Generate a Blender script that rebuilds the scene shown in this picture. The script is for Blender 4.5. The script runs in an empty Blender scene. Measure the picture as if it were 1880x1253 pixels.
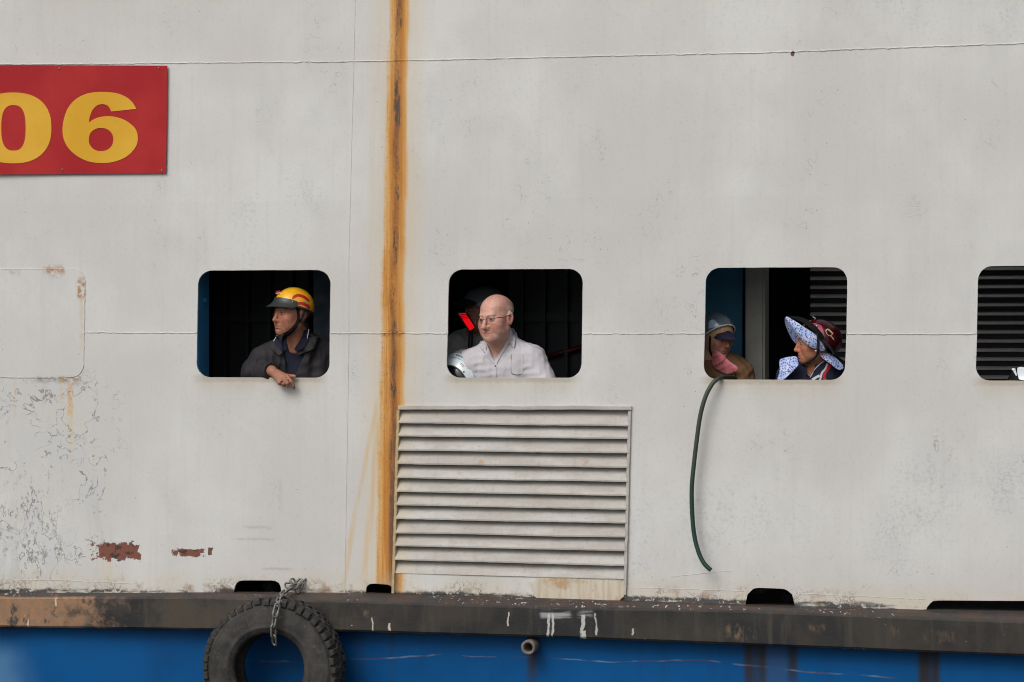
import bpy, bmesh, math, random
import numpy as np
from mathutils import Vector, Matrix
from mathutils.geometry import delaunay_2d_cdt

R = math.radians
sc = bpy.context.scene
COL = sc.collection
random.seed(7)
rng = np.random.default_rng(11)

# ------------------------------------------------------------------ camera
FOCAL, YAW, DIST, ZC = 100.0, R(13.2), 13.9, 3.2
cam_d = bpy.data.cameras.new('camera')
cam = bpy.data.objects.new('camera', cam_d)
COL.objects.link(cam)
cam_d.sensor_width = 36.0
cam_d.lens = FOCAL
cam_d.clip_start = 0.1
cam_d.clip_end = 5000
FWD = Vector((-math.sin(YAW), math.cos(YAW), 0))
RGT = Vector((math.cos(YAW), math.sin(YAW), 0))
UP = Vector((0, 0, 1))
CAM = Vector((0, 0, ZC)) - DIST * FWD
cam.location = CAM
cam.rotation_euler = (R(90), 0, YAW)
sc.camera = cam

# ------------------------------------------------------------------ sky, sun, exposure
world = bpy.data.worlds.new('World')
sc.world = world
world.use_nodes = True
wn = world.node_tree
wn.nodes.clear()
sky = wn.nodes.new('ShaderNodeTexSky')
sky.sky_type = 'NISHITA'
sky.sun_disc = False
SUN_EL, SUN_AZ = R(43), R(200)          # azimuth from +Y clockwise: in front of the ship's side, a little left
sky.sun_elevation = SUN_EL
sky.sun_rotation = SUN_AZ
sky.air_density = 1.0
sky.dust_density = 6.0
sky.ozone_density = 1.0
hs = wn.nodes.new('ShaderNodeHueSaturation')   # overcast: the cloud cover takes most of the blue out
hs.inputs['Saturation'].default_value = 0.22
bg = wn.nodes.new('ShaderNodeBackground')
bg.inputs['Strength'].default_value = 0.12
wo = wn.nodes.new('ShaderNodeOutputWorld')
wn.links.new(sky.outputs[0], hs.inputs['Color'])
wn.links.new(hs.outputs[0], bg.inputs['Color'])
wn.links.new(bg.outputs[0], wo.inputs['Surface'])

sun_d = bpy.data.lights.new('sun', 'SUN')
sun_d.energy = 0.9
sun_d.angle = R(32)
sun_d.color = (1.0, 0.98, 0.945)
sun = bpy.data.objects.new('sun', sun_d)
COL.objects.link(sun)
sd = Vector((math.sin(SUN_AZ) * math.cos(SUN_EL), math.cos(SUN_AZ) * math.cos(SUN_EL), math.sin(SUN_EL)))
sun.rotation_euler = sd.to_track_quat('Z', 'Y').to_euler()
sun.location = (0, -6, 9)

vs = sc.view_settings
vs.view_transform = 'Standard'
vs.look = 'None'
vs.exposure = -0.10
vs.gamma = 1.0
vs.use_curve_mapping = False
sc.cycles.filter_width = 1.05
sc.cycles.max_bounces = 5
sc.cycles.diffuse_bounces = 3
sc.cycles.glossy_bounces = 2

# ------------------------------------------------------------------ measuring: photo position + distance behind the ship's side -> metres
FPX = 1880 * FOCAL / 36.0
def at(px, py, y=0.0):
    d = FWD + RGT * ((px - 940) / FPX) + UP * ((626.5 - py) / FPX)
    t = (y - CAM.y) / d.y
    return CAM + d * t
def W(px, py):
    p = at(px, py, 0.0)
    return p.x, p.z
MPP = DIST / FPX                                     # metres per photo pixel in the middle

# ------------------------------------------------------------------ object helpers
def link(name, me, mat=None, parent=None):
    o = bpy.data.objects.new(name, me)
    COL.objects.link(o)
    if mat is not None and me is not None:
        me.materials.clear(); me.materials.append(mat)
    if parent is not None:
        o.parent = parent
    return o
def tag(o, label=None, cat=None, group=None, kind=None):
    if label: o['label'] = label
    if cat: o['category'] = cat
    if group: o['group'] = group
    if kind: o['kind'] = kind
    return o
def empty(name, loc=(0, 0, 0)):
    o = bpy.data.objects.new(name, None)
    o.empty_display_size = 0.1
    COL.objects.link(o)
    o.location = loc
    return o
def pydata(name, v, f, mat, parent=None, smooth=True):
    me = bpy.data.meshes.new(name)
    me.from_pydata([tuple(map(float, p)) for p in v], [], [tuple(int(i) for i in q) for q in f])
    if smooth:
        me.polygons.foreach_set('use_smooth', [True] * len(me.polygons))
    me.update()
    o = link(name, me, mat, parent)
    if parent is not None and parent.location.length > 0:
        o.matrix_parent_inverse = Matrix.Translation(-parent.location)
    return o
def frombm(name, bm, mat, parent=None, smooth=False):
    me = bpy.data.meshes.new(name)
    bm.to_mesh(me); bm.free()
    if smooth:
        me.polygons.foreach_set('use_smooth', [True] * len(me.polygons))
    o = link(name, me, mat, parent)
    if parent is not None and parent.location.length > 0:
        o.matrix_parent_inverse = Matrix.Translation(-parent.location)
    return o
def box(name, lo, hi, mat, parent=None, bevel=0.0):
    bm = bmesh.new()
    c = [(a + b) / 2 for a, b in zip(lo, hi)]
    s = [b - a for a, b in zip(lo, hi)]
    bmesh.ops.create_cube(bm, size=1, matrix=Matrix.Translation(c) @ Matrix.Diagonal((*s, 1)))
    if bevel:
        bmesh.ops.bevel(bm, geom=bm.edges[:], offset=bevel, segments=2, affect='EDGES')
    return frombm(name, bm, mat, parent)
def tube(pts, rad, seg=10, cap=True, wob=None):
    """verts/faces of a tube along points; rad scalar or list"""
    pts = [Vector(p) for p in pts]
    n = len(pts)
    rad = [rad] * n if isinstance(rad, (int, float)) else list(rad)
    v, f = [], []
    nrm = None
    for i, p in enumerate(pts):
        t = (pts[min(i + 1, n - 1)] - pts[max(i - 1, 0)]).normalized()
        if nrm is None:
            a = Vector((0, 0, 1)) if abs(t.z) < .9 else Vector((1, 0, 0))
            nrm = (a - t * a.dot(t)).normalized()
        else:
            nrm = (nrm - t * nrm.dot(t)).normalized()
        b = t.cross(nrm)
        for k in range(seg):
            an = 2 * math.pi * k / seg
            v.append(p + (nrm * math.cos(an) + b * math.sin(an)) * rad[i])
    for i in range(n - 1):
        for k in range(seg):
            k2 = (k + 1) % seg
            f.append((i * seg + k, i * seg + k2, (i + 1) * seg + k2, (i + 1) * seg + k))
    if cap:
        f.append(tuple(range(seg))[::-1])
        f.append(tuple((n - 1) * seg + k for k in range(seg)))
    return v, f
def catmull(pts, n=8, closed=False):
    P = [Vector(p) for p in pts]
    out = []
    m = len(P)
    rngi = range(m) if closed else range(m - 1)
    for i in rngi:
        p0 = P[(i - 1) % m] if closed or i > 0 else P[0]
        p1, p2 = P[i], P[(i + 1) % m]
        p3 = P[(i + 2) % m] if closed or i + 2 < m else P[-1]
        for k in range(n):
            t = k / n
            out.append(0.5 * ((2 * p1) + (p2 - p0) * t + (2 * p0 - 5 * p1 + 4 * p2 - p3) * t * t + (3 * p1 - p0 - 3 * p2 + p3) * t ** 3))
    if not closed:
        out.append(P[-1].copy())
    return out
def resample(pts, step):
    P = [Vector(p) for p in pts]
    out = [P[0].copy()]
    for a, b in zip(P[:-1], P[1:]):
        L = (b - a).length
        k = max(1, int(round(L / step)))
        for i in range(1, k + 1):
            out.append(a.lerp(b, i / k))
    return out
def lerp_tab(tab, x):
    xs = [t[0] for t in tab]; ys = [t[1] for t in tab]
    return float(np.interp(x, xs, ys))
def sheet(name, grid, mat, parent=None, thick=0.003, sub=2, offset=0.0):
    """a piece of cloth or shell from a grid of points, given real thickness"""
    nr, nc = len(grid), len(grid[0])
    v = [p for row in grid for p in row]
    f = [(r * nc + c, r * nc + c + 1, (r + 1) * nc + c + 1, (r + 1) * nc + c) for r in range(nr - 1) for c in range(nc - 1)]
    o = pydata(name, v, f, mat, parent)
    if sub:
        m = o.modifiers.new('sub', 'SUBSURF'); m.levels = sub; m.render_levels = sub
    m = o.modifiers.new('sol', 'SOLIDIFY'); m.thickness = thick; m.offset = offset
    m = o.modifiers.new('split', 'EDGE_SPLIT'); m.split_angle = R(40)
    return o

# ------------------------------------------------------------------ node helpers
class G:
    def __init__(self, name, rough=0.6, spec=0.4):
        self.m = bpy.data.materials.new(name)
        self.m.use_nodes = True
        self.t = self.m.node_tree
        self.bsdf = self.t.nodes['Principled BSDF']
        self.bsdf.inputs['Roughness'].default_value = rough
        self.bsdf.inputs['Specular IOR Level'].default_value = spec
        self._tc = None
    def n(self, kind): return self.t.nodes.new(kind)
    def put(self, sock, val):
        if isinstance(val, bpy.types.NodeSocket):
            self.t.links.new(val, sock)
        elif isinstance(val, (tuple, list)):
            sock.default_value = (*val, 1.0) if len(val) == 3 and sock.type == 'RGBA' else val
        else:
            sock.default_value = val
    def obj(self):
        if self._tc is None: self._tc = self.n('ShaderNodeTexCoord')
        return self._tc.outputs['Object']
    def xyz(self, v=None):
        s = self.n('ShaderNodeSeparateXYZ'); self.put(s.inputs[0], v or self.obj())
        return s.outputs[0], s.outputs[1], s.outputs[2]
    def comb(self, x, y, z):
        c = self.n('ShaderNodeCombineXYZ')
        for i, a in enumerate((x, y, z)): self.put(c.inputs[i], a)
        return c.outputs[0]
    def mul3(self, v, s):
        n = self.n('ShaderNodeVectorMath'); n.operation = 'MULTIPLY'
        self.put(n.inputs[0], v); n.inputs[1].default_value = s
        return n.outputs[0]
    def add3(self, v, s):
        n = self.n('ShaderNodeVectorMath'); n.operation = 'ADD'
        self.put(n.inputs[0], v); self.put(n.inputs[1], s)
        return n.outputs[0]
    def ma(self, op, a, b=0.0, c=0.0, clamp=False):
        n = self.n('ShaderNodeMath'); n.operation = op; n.use_clamp = clamp
        self.put(n.inputs[0], a); self.put(n.inputs[1], b); self.put(n.inputs[2], c)
        return n.outputs[0]
    def add(self, a, b): return self.ma('ADD', a, b)
    def sub(self, a, b): return self.ma('SUBTRACT', a, b)
    def mul(self, a, b): return self.ma('MULTIPLY', a, b)
    def mx(self, a, b): return self.ma('MAXIMUM', a, b)
    def mn(self, a, b): return self.ma('MINIMUM', a, b)
    def inv(self, a): return self.ma('SUBTRACT', 1.0, a)
    def ss(self, x, e0, e1, lo=0.0, hi=1.0):
        n = self.n('ShaderNodeMapRange'); n.interpolation_type = 'SMOOTHSTEP'
        self.put(n.inputs['Value'], x)
        if e0 > e1:
            e0, e1, lo, hi = e1, e0, hi, lo
        n.inputs['From Min'].default_value = e0; n.inputs['From Max'].default_value = e1
        n.inputs['To Min'].default_value = lo; n.inputs['To Max'].default_value = hi
        return n.outputs[0]
    def noise(self, v=None, scale=5.0, detail=4.0, rough=0.55, dist=0.0, off=0.0):
        n = self.n('ShaderNodeTexNoise'); n.noise_dimensions = '4D' if off else '3D'
        self.put(n.inputs['Vector'], v or self.obj())
        n.inputs['Scale'].default_value = scale; n.inputs['Detail'].default_value = detail
        n.inputs['Roughness'].default_value = rough; n.inputs['Distortion'].default_value = dist
        if off: n.inputs['W'].default_value = off
        return n.outputs[0]
    def noisec(self, v=None, scale=5.0, detail=2.0):
        n = self.n('ShaderNodeTexNoise'); self.put(n.inputs['Vector'], v or self.obj())
        n.inputs['Scale'].default_value = scale; n.inputs['Detail'].default_value = detail
        return n.outputs[1]
    def voro(self, v=None, scale=5.0, feat='DISTANCE_TO_EDGE', rnd=1.0):
        n = self.n('ShaderNodeTexVoronoi'); n.feature = feat
        self.put(n.inputs['Vector'], v or self.obj()); n.inputs['Scale'].default_value = scale
        n.inputs['Randomness'].default_value = rnd
        return n.outputs[0]
    def mix(self, f, a, b, mode='MIX'):
        n = self.n('ShaderNodeMix'); n.data_type = 'RGBA'; n.blend_type = mode; n.clamp_factor = True
        self.put(n.inputs[0], f); self.put(n.inputs[6], a); self.put(n.inputs[7], b)
        return n.outputs[2]
    def warp(self, v, scale, amt):
        c = self.noisec(v, scale, 3.0)
        n = self.n('ShaderNodeVectorMath'); n.operation = 'MULTIPLY_ADD'
        self.put(n.inputs[0], c); n.inputs[1].default_value = (amt, amt, amt); self.put(n.inputs[2], v)
        return n.outputs[0]
    def attr(self, name):
        n = self.n('ShaderNodeAttribute'); n.attribute_name = name
        return n.outputs['Color']
    def bump(self, h, strength=0.3, dist=0.01, prev=None):
        n = self.n('ShaderNodeBump'); self.put(n.inputs['Height'], h)
        n.inputs['Strength'].default_value = strength; n.inputs['Distance'].default_value = dist
        if prev is not None: self.put(n.inputs['Normal'], prev)
        return n.outputs[0]
    def out(self, col=None, rough=None, normal=None, metal=None):
        if col is not None: self.put(self.bsdf.inputs['Base Color'], col)
        if rough is not None: self.put(self.bsdf.inputs['Roughness'], rough)
        if normal is not None: self.put(self.bsdf.inputs['Normal'], normal)
        if metal is not None: self.put(self.bsdf.inputs['Metallic'], metal)
        return self.m
def srgb(r, g, b, k=1.0):
    def f(c):
        c /= 255.0
        return (c / 12.92 if c <= .04045 else ((c + .055) / 1.055) ** 2.4) * k
    return (f(r), f(g), f(b))
def paint(name, c, rough=0.55, spec=0.4, var=0.12, scale=14.0, bump=0.1, metal=0.0):
    g = G(name, rough, spec)
    a = g.noise(scale=scale, detail=6)
    b = g.noise(scale=scale * 7, detail=3)
    k = g.ss(g.add(g.mul(a, .7), g.mul(b, .3)), .3, .7, 1 - var, 1 + var)
    col = g.mix(1.0, c, g.comb(k, k, k), 'MULTIPLY')
    return g.out(col, g.ss(a, .3, .7, rough - .08, rough + .1), g.bump(b, bump, .003) if bump else None, metal)
# ------------------------------------------------------------------ ship's side: paint
SEAM_T = [(-420, 123), (0, 119), (320, 116), (640, 113.5), (820, 110), (1400, 97), (1880, 80), (2300, 62)]
SEAM_M = [(-420, 610), (160, 611), (640, 612), (820, 613), (1280, 613), (1560, 613.5), (2300, 614)]
SEAM_V = [(655, -420), (652, 0), (650, 112), (644, 320), (640, 480), (640, 620), (637, 800), (634, 1000), (632, 1088), (631, 1120)]
RAIL_TOP = [(-420, 1088), (0, 1090), (380, 1088), (640, 1089), (1020, 1099), (1360, 1111), (1880, 1127), (2300, 1143)]
WIN = {1: [(364, 497), (607, 496), (604, 694), (360, 693)],
       2: [(824, 495), (1070, 494), (1067, 694), (819, 694)],
       3: [(1296, 492), (1556, 491), (1551, 698), (1291, 697)],
       4: [(1796, 489), (2052, 487), (2047, 700), (1791, 699)]}

def wall_material(name, regions):
    """regions: list of ((px0, py0, px1, py1), features); outside them plain weathered paint"""
    g = G(name, 0.55, 0.35)
    P = g.obj()
    X, Y, Z = g.xyz(P)
    def band(x, a, b, s): return g.mul(g.ss(x, a - s, a + s), g.ss(x, b + s, b - s))
    def rect(x0, y0, x1, y1, s=0.01, sz=None, xs=None, zs=None):
        a, zt = W(x0, y0); b, zb = W(x1, y1)
        return g.mul(band(xs or X, a, b, s), band(zs or Z, zb, zt, sz or s))
    def line(z0pts):   # z of a gently curved line as a function of x: quadratic fit
        pts = [W(*p) for p in z0pts]
        c = np.polyfit([p[0] for p in pts], [p[1] for p in pts], 2)
        return g.add(g.mul(g.add(g.mul(X, float(c[0])), float(c[1])), X), float(c[2]))
    def lin(pxa, pya, pxb, pyb):
        xa, za = W(pxa, pya); xb, zb = W(pxb, pyb)
        k = (xb - xa) / (zb - za)
        return g.add(g.mul(Z, k), xa - k * za)
    # ---- plain paint: broad tone patches, roller streaks, specks
    big = g.noise(scale=1.1, detail=4, rough=.55)
    mid = g.noise(g.mul3(P, (1.0, 1, .6)), scale=4.2, detail=4, rough=.6, off=2.0)
    stre = g.noise(g.mul3(P, (30.0, 1, 1.3)), scale=1.0, detail=3, off=5.0)
    fine = g.noise(scale=70, detail=3, rough=.6)
    base = g.mix(g.ss(big, .38, .64), (.555, .535, .510), (.625, .620, .600))
    base = g.mix(g.mul(g.ss(mid, .42, .68), .6), base, (.535, .530, .528))
    base = g.mix(g.mul(g.ss(stre, .5, .78), .25), base, (.47, .455, .425))
    base = g.mix(g.mul(g.ss(fine, .54, .72), .24), base, (.38, .37, .36))
    _, zst = W(940, 365)
    base = g.mix(g.mul(g.ss(Z, zst + .003, zst - .003), .09), base, (.47, .46, .45))   # roller edge
    sn = g.noise(scale=9.0, detail=3, rough=.6, dist=.6, off=1.3)
    stray = g.mul(g.ss(g.ma('ABSOLUTE', g.sub(sn, .56)), .006, .0015), g.ss(mid, .565, .62))
    base = g.mix(g.mul(stray, .5), base, (.22, .21, .21))
    dots = g.mul(g.ss(g.voro(P, 15.0, 'F1'), .06, .025), g.ss(mid, .50, .54))
    base = g.mix(g.mul(dots, .7), base, (.13, .115, .10))
    scuff = g.mul(g.ss(big, .57, .66), g.mul(g.ss(fine, .46, .62), g.ss(mid, .36, .60)))
    base = g.mix(g.mul(scuff, .28), base, (.33, .33, .34))
    h0 = g.add(g.mul(fine, .16), g.mul(mid, .5))
    n0 = g.bump(h0, .5, .007)
    r0 = g.ss(mid, .3, .7, .48, .62)

    def f_rust(col):
        sfine = g.noise(g.mul3(P, (60.0, 1, .9)), scale=1.0, detail=4, off=1.0)
        wob = g.mul(g.sub(g.noise(g.mul3(P, (4.0, 1, 1.3)), scale=1.0, detail=4, off=4.0), .5), .05)
        Xr = g.add(X, wob)
        Le = lin(712, 0, 687, 1088); Re = lin(750, 0, 741, 1088); Co = lin(730, 0, 719, 1088)
        halo = g.mul(g.ss(g.sub(Xr, Le), -.13, .0), g.ss(g.sub(Xr, Re), .13, -.0))
        col = g.mix(g.mul(halo, g.ss(sfine, .25, .75, .14, .6)), col, (.60, .48, .30))
        for pa, pb, w in (((690, 740), (640, 1000), .010), ((693, 760), (672, 1040), .014), ((652, 960), (630, 1085), .010)):
            e = lin(*pa, *pb)
            zt = W(*pa)[1]; zb = W(*pb)[1] - .05
            m = g.mul(g.ss(g.ma('ABSOLUTE', g.sub(Xr, e)), w * 1.8, w * .2), band(Z, zb, zt, .08))
            col = g.mix(g.mul(m, g.ss(sfine, .3, .7, .15, .75)), col, (.58, .40, .19))
        u = g.ma('DIVIDE', g.sub(Xr, Le), g.sub(Re, Le))          # 0 at the left edge, 1 at the right
        rn = g.noise(g.mul3(P, (55.0, 1, 1.6)), scale=1.0, detail=6, rough=.68, off=6.0)
        rg = g.noise(scale=60, detail=5, rough=.75)
        wd = g.noise(g.mul3(P, (2.0, 1, 2.4)), scale=1.0, detail=4, off=3.6)
        u = g.add(u, g.add(g.mul(g.sub(rn, .5), .34), g.add(g.mul(g.sub(rg, .5), .16), g.mul(g.sub(wd, .5), .30))))
        body = g.mul(g.ss(u, -.04, .15), g.ss(u, 1.08, .88))
        ctr = g.mul(g.ss(u, .05, .5), g.ss(u, .98, .6))
        rust = g.mix(g.ss(g.add(rn, g.mul(ctr, .34)), .42, .80), (.62, .335, .088), (.47, .180, .020))
        rust = g.mix(g.mul(g.ss(rg, .52, .70), .38), rust, (.25, .095, .020))
        cw = g.ss(g.ma('ABSOLUTE', g.sub(g.add(Xr, g.mul(g.sub(wd, .5), .05)), Co)), .027, .003)
        cn = g.noise(g.mul3(P, (9.0, 1, 1.3)), scale=1.0, detail=5, rough=.65, off=7.0)
        rust = g.mix(g.mul(g.mul(cw, g.ss(g.add(cn, g.mul(g.sub(rg, .5), .35)), .40, .60)), .85), rust, (.17, .062, .015))
        core2 = g.mul(g.ss(cw, .15, .7), g.ss(g.noise(g.mul3(P, (16.0, 1, 3.6)), scale=1.0, detail=7, rough=.8, off=9.0), .515, .575))
        rust = g.mix(g.mul(core2, .9), rust, (.050, .030, .018))
        rust = g.mix(g.mul(g.ss(rg, .66, .74), .7), rust, (.09, .045, .025))
        col = g.mix(g.mul(body, g.ss(rn, .2, .6, .86, .99)), col, rust)
        mj = g.mul(g.mul(body, rect(692, 607, 742, 617, .02, .008)), g.ss(rg, .44, .60))
        col = g.mix(g.mul(mj, .8), col, (.075, .04, .025))
        lj = g.mul(rect(714, 745, 731, 1088, .012, .02), g.ss(g.noise(g.mul3(P, (25, 1, 5)), scale=1.0, detail=5, rough=.7, off=1.5), .44, .58))
        col = g.mix(g.mul(lj, .85), col, (.13, .065, .035))
        return col
    def f_sill(col):
        Pf = g.warp(P, 34.0, 0.022)
        Xf, Yf, Zf = g.xyz(Pf)
        for k, q in WIN.items():
            (x0, z0), (x1, z1) = W(*q[3]), W(*q[2])
            zb = (z0 + z1) / 2
            bx = band(Xf, x0 + .02, x1 - .02, .05)
            below = g.ss(Z, zb + .02, zb + .005)
            st = g.mul(g.mul(bx, below), g.mul(g.ss(Z, zb - .12, zb - .0), g.ss(mid, .3, .6, .35, 1.0)))
            col = g.mix(g.mul(st, .48), col, (.46, .40, .29))
            st2 = g.mul(g.mul(bx, below), g.ss(Zf, zb - .022, zb - .002))
            col = g.mix(g.mul(st2, .5), col, (.34, .30, .22))
        return col
    def f_patch(col):
        Pf = g.warp(P, 34.0, 0.022)
        Xf, Yf, Zf = g.xyz(Pf)
        pn = g.noise(scale=55, detail=4, off=3.3)
        for (x0, y0, x1, y1, c, k) in ((82, 486, 122, 499, (.36, .17, .05), .75), (146, 508, 160, 545, (.36, .17, .05), .9), (150, 545, 157, 640, (.52, .42, .24), .6),
                                       (112, 690, 152, 698, (.22, .10, .04), 1.0), (60, 691, 112, 697, (.12, .09, .07), .8), (128, 694, 137, 760, (.56, .33, .13), .9), (128, 740, 138, 850, (.58, .47, .28), .6),
                                       (114, 694, 121, 735, (.55, .40, .2), .7), (29, 694, 33, 770, (.60, .45, .25), .6), (20, 495, 40, 498, (.2, .15, .1), .7)):
            m = g.mul(rect(x0, y0, x1, y1, .008, .02, Xf, Zf), g.ss(pn, .34, .56))
            col = g.mix(g.mul(m, k), col, c)
        return col
    def f_crack(col):
        patch = g.mul(rect(-500, 690, 215, 1095, .10), .95)
        def contour(n, lev, w): return g.ss(g.ma('ABSOLUTE', g.sub(n, lev)), w, w * .25)
        cn = g.noise(scale=4.6, detail=4, rough=.65, off=6.1)
        nA = g.noise(scale=6.0, detail=4, rough=.55, dist=.5, off=2.9)
        nB = g.noise(g.mul3(P, (1.0, 1, .55)), scale=30.0, detail=4, rough=.6, dist=.5, off=4.9)
        crackA = g.mul(g.mx(contour(nA, .50, .010), g.mul(contour(nA, .61, .009), .9)), g.ss(cn, .47, .54))
        low = rect(-500, 860, 112, 1100, .10)
        crackB = g.mul(contour(nB, .55, .035), g.ss(g.noise(g.mul3(P, (1, 1, .5)), scale=9.0, detail=4, rough=.65, off=7.7), .50, .59))
        crack = g.mx(g.mul(crackA, g.mul(patch, .95)), g.mul(crackB, g.mx(low, g.mul(g.mul(patch, .5), g.ss(cn, .55, .60)))))
        col = g.mix(g.mul(g.mul(patch, g.ss(nA, .505, .53)), .30), col, (.50, .52, .55))
        st = g.mul(g.mul(patch, g.ss(g.noise(g.mul3(P, (9, 1, 1.4)), scale=1.0, detail=5, rough=.65, off=3.8), .52, .68)), .35)
        col = g.mix(st, col, (.36, .36, .37))
        col = g.mix(g.mul(crack, .78), col, (.13, .125, .13))
        lf = g.mul(low, g.ss(g.noise(g.mul3(P, (1.6, 1, .8)), scale=26, detail=5, rough=.75, off=1.9), .57, .66))
        return g.mix(g.mul(lf, .65), col, (.19, .19, .195))
    def f_holes(col):
        rag = g.noise(scale=17, detail=6, rough=.72, off=2.7)
        def hole(x0, y0, x1, y1, k=1.0):
            xa, zt = W(x0, y0); xb, zb = W(x1, y1)
            d = g.mx(g.mul(g.ma('ABSOLUTE', g.sub(X, (xa + xb) / 2)), 2 / (xb - xa)), g.mul(g.ma('ABSOLUTE', g.sub(Z, (zt + zb) / 2)), 2 / (zt - zb)))
            return g.ss(g.add(d, g.mul(g.sub(rag, .5), 3.0 * k)), .93, .87)
        holes = g.mx(g.mx(hole(172, 994, 244, 1030), hole(228, 998, 259, 1028)), g.mx(hole(320, 1007, 378, 1023, 1.3), hole(381, 1005, 391, 1022, .9)))
        prim = g.mix(g.ss(g.noise(scale=32, detail=4, off=1.1), .50, .62), (.19, .066, .045), (.045, .032, .025))
        col = g.mix(g.mul(g.mul(rect(184, 1020, 206, 1075, .02, .05), g.ss(stre, .3, .6)), .45), col, (.60, .53, .38))
        return g.mix(holes, col, prim)
    def f_foot(col):
        zr = line([(p[0], p[1]) for p in RAIL_TOP if -10 < p[0] < 1900])
        hgt = g.sub(Z, zr)
        en = g.noise(g.mul3(P, (1.0, 1, 1.0)), scale=12, detail=6, rough=.72, off=5.2)
        edge = g.add(hgt, g.mul(g.sub(en, .5), .06))
        creamy = g.mul(g.ss(hgt, .16, .02), g.ss(mid, .36, .62))
        col = g.mix(g.mul(creamy, .55), col, (.54, .47, .34))
        brown = g.mul(g.ss(edge, .085, .01), g.ss(g.noise(scale=13.0, detail=4, off=2.4), .53, .68))
        col = g.mix(g.mul(brown, .75), col, (.24, .13, .06))
        soot = g.mul(g.ss(edge, .026, .010), g.ss(g.noise(g.mul3(P, (.5, 1, 3.0)), scale=6.0, detail=5, rough=.7, off=8.1), .40, .52))
        fk = g.noise(g.mul3(P, (1.0, 1, .8)), scale=30, detail=5, rough=.7, dist=.4, off=6.9)
        soot = g.mul(soot, g.inv(g.mul(g.ss(fk, .54, .60), .9)))
        fl = g.mul(g.mul(g.ss(g.ma('ABSOLUTE', g.sub(fk, .5)), .03, .008), g.ss(edge, .10, .03)), g.ss(g.noise(scale=5.0, detail=3, off=3.1), .46, .58))
        col = g.mix(g.mul(fl, .75), col, (.11, .085, .065))
        return g.mix(g.mul(soot, .93), col, (.035, .036, .037))
    def f_spot(col):
        sx, sz_ = W(1456, 99)
        Xf, Yf, Zf = g.xyz(g.warp(P, 34.0, 0.022))
        dd = g.ma('SQRT', g.add(g.ma('POWER', g.sub(Xf, sx + .011), 2.0), g.ma('POWER', g.sub(Zf, sz_ + .011), 2.0)))
        return g.mix(g.ss(dd, .013, .009), col, (.14, .055, .02))
    def f_smear(col):      # dull rub marks
        for (x0, y0, x1, y1, k, c) in ((448, 966, 498, 972, .42, (.32, .31, .30)), (434, 988, 504, 993, .45, (.32, .31, .30)), (514, 880, 516, 940, .4, (.28, .27, .26)), (482, 1043, 535, 1048, .5, (.28, .26, .24))):
            col = g.mix(g.mul(g.mul(rect(x0, y0, x1, y1, .016, .006, g.add(X, g.mul(g.sub(fine, .5), .06)), g.add(Z, g.mul(g.sub(mid, .5), .03))), g.ss(fine, .3, .6, .3, 1.0)), k), col, c)
        return col
    F = dict(rust=f_rust, sill=f_sill, patch=f_patch, crack=f_crack, holes=f_holes, foot=f_foot, spot=f_spot, smear=f_smear)
    sh = None
    for reg, feats in [(None, [])] + regions:
        col = base
        for k in feats: col = F[k](col)
        p = g.bsdf if reg is None else g.n('ShaderNodeBsdfPrincipled')
        p.inputs['Specular IOR Level'].default_value = .35
        g.put(p.inputs['Base Color'], col); g.put(p.inputs['Normal'], n0)
        g.put(p.inputs['Roughness'], r0)
        if reg is None:
            sh = p.outputs[0]
        else:
            (a, zt), (b, zb) = W(reg[0], reg[1]), W(reg[2], reg[3])
            m = g.mul(g.mul(g.ma('GREATER_THAN', X, a), g.ma('LESS_THAN', X, b)), g.mul(g.ma('GREATER_THAN', Z, zb), g.ma('LESS_THAN', Z, zt)))
            ms = g.n('ShaderNodeMixShader')
            g.put(ms.inputs[0], m); g.put(ms.inputs[1], sh); g.put(ms.inputs[2], p.outputs[0])
            sh = ms.outputs[0]
    o = [n for n in g.t.nodes if n.type == 'OUTPUT_MATERIAL'][0]
    g.put(o.inputs['Surface'], sh)
    return g.m

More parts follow.
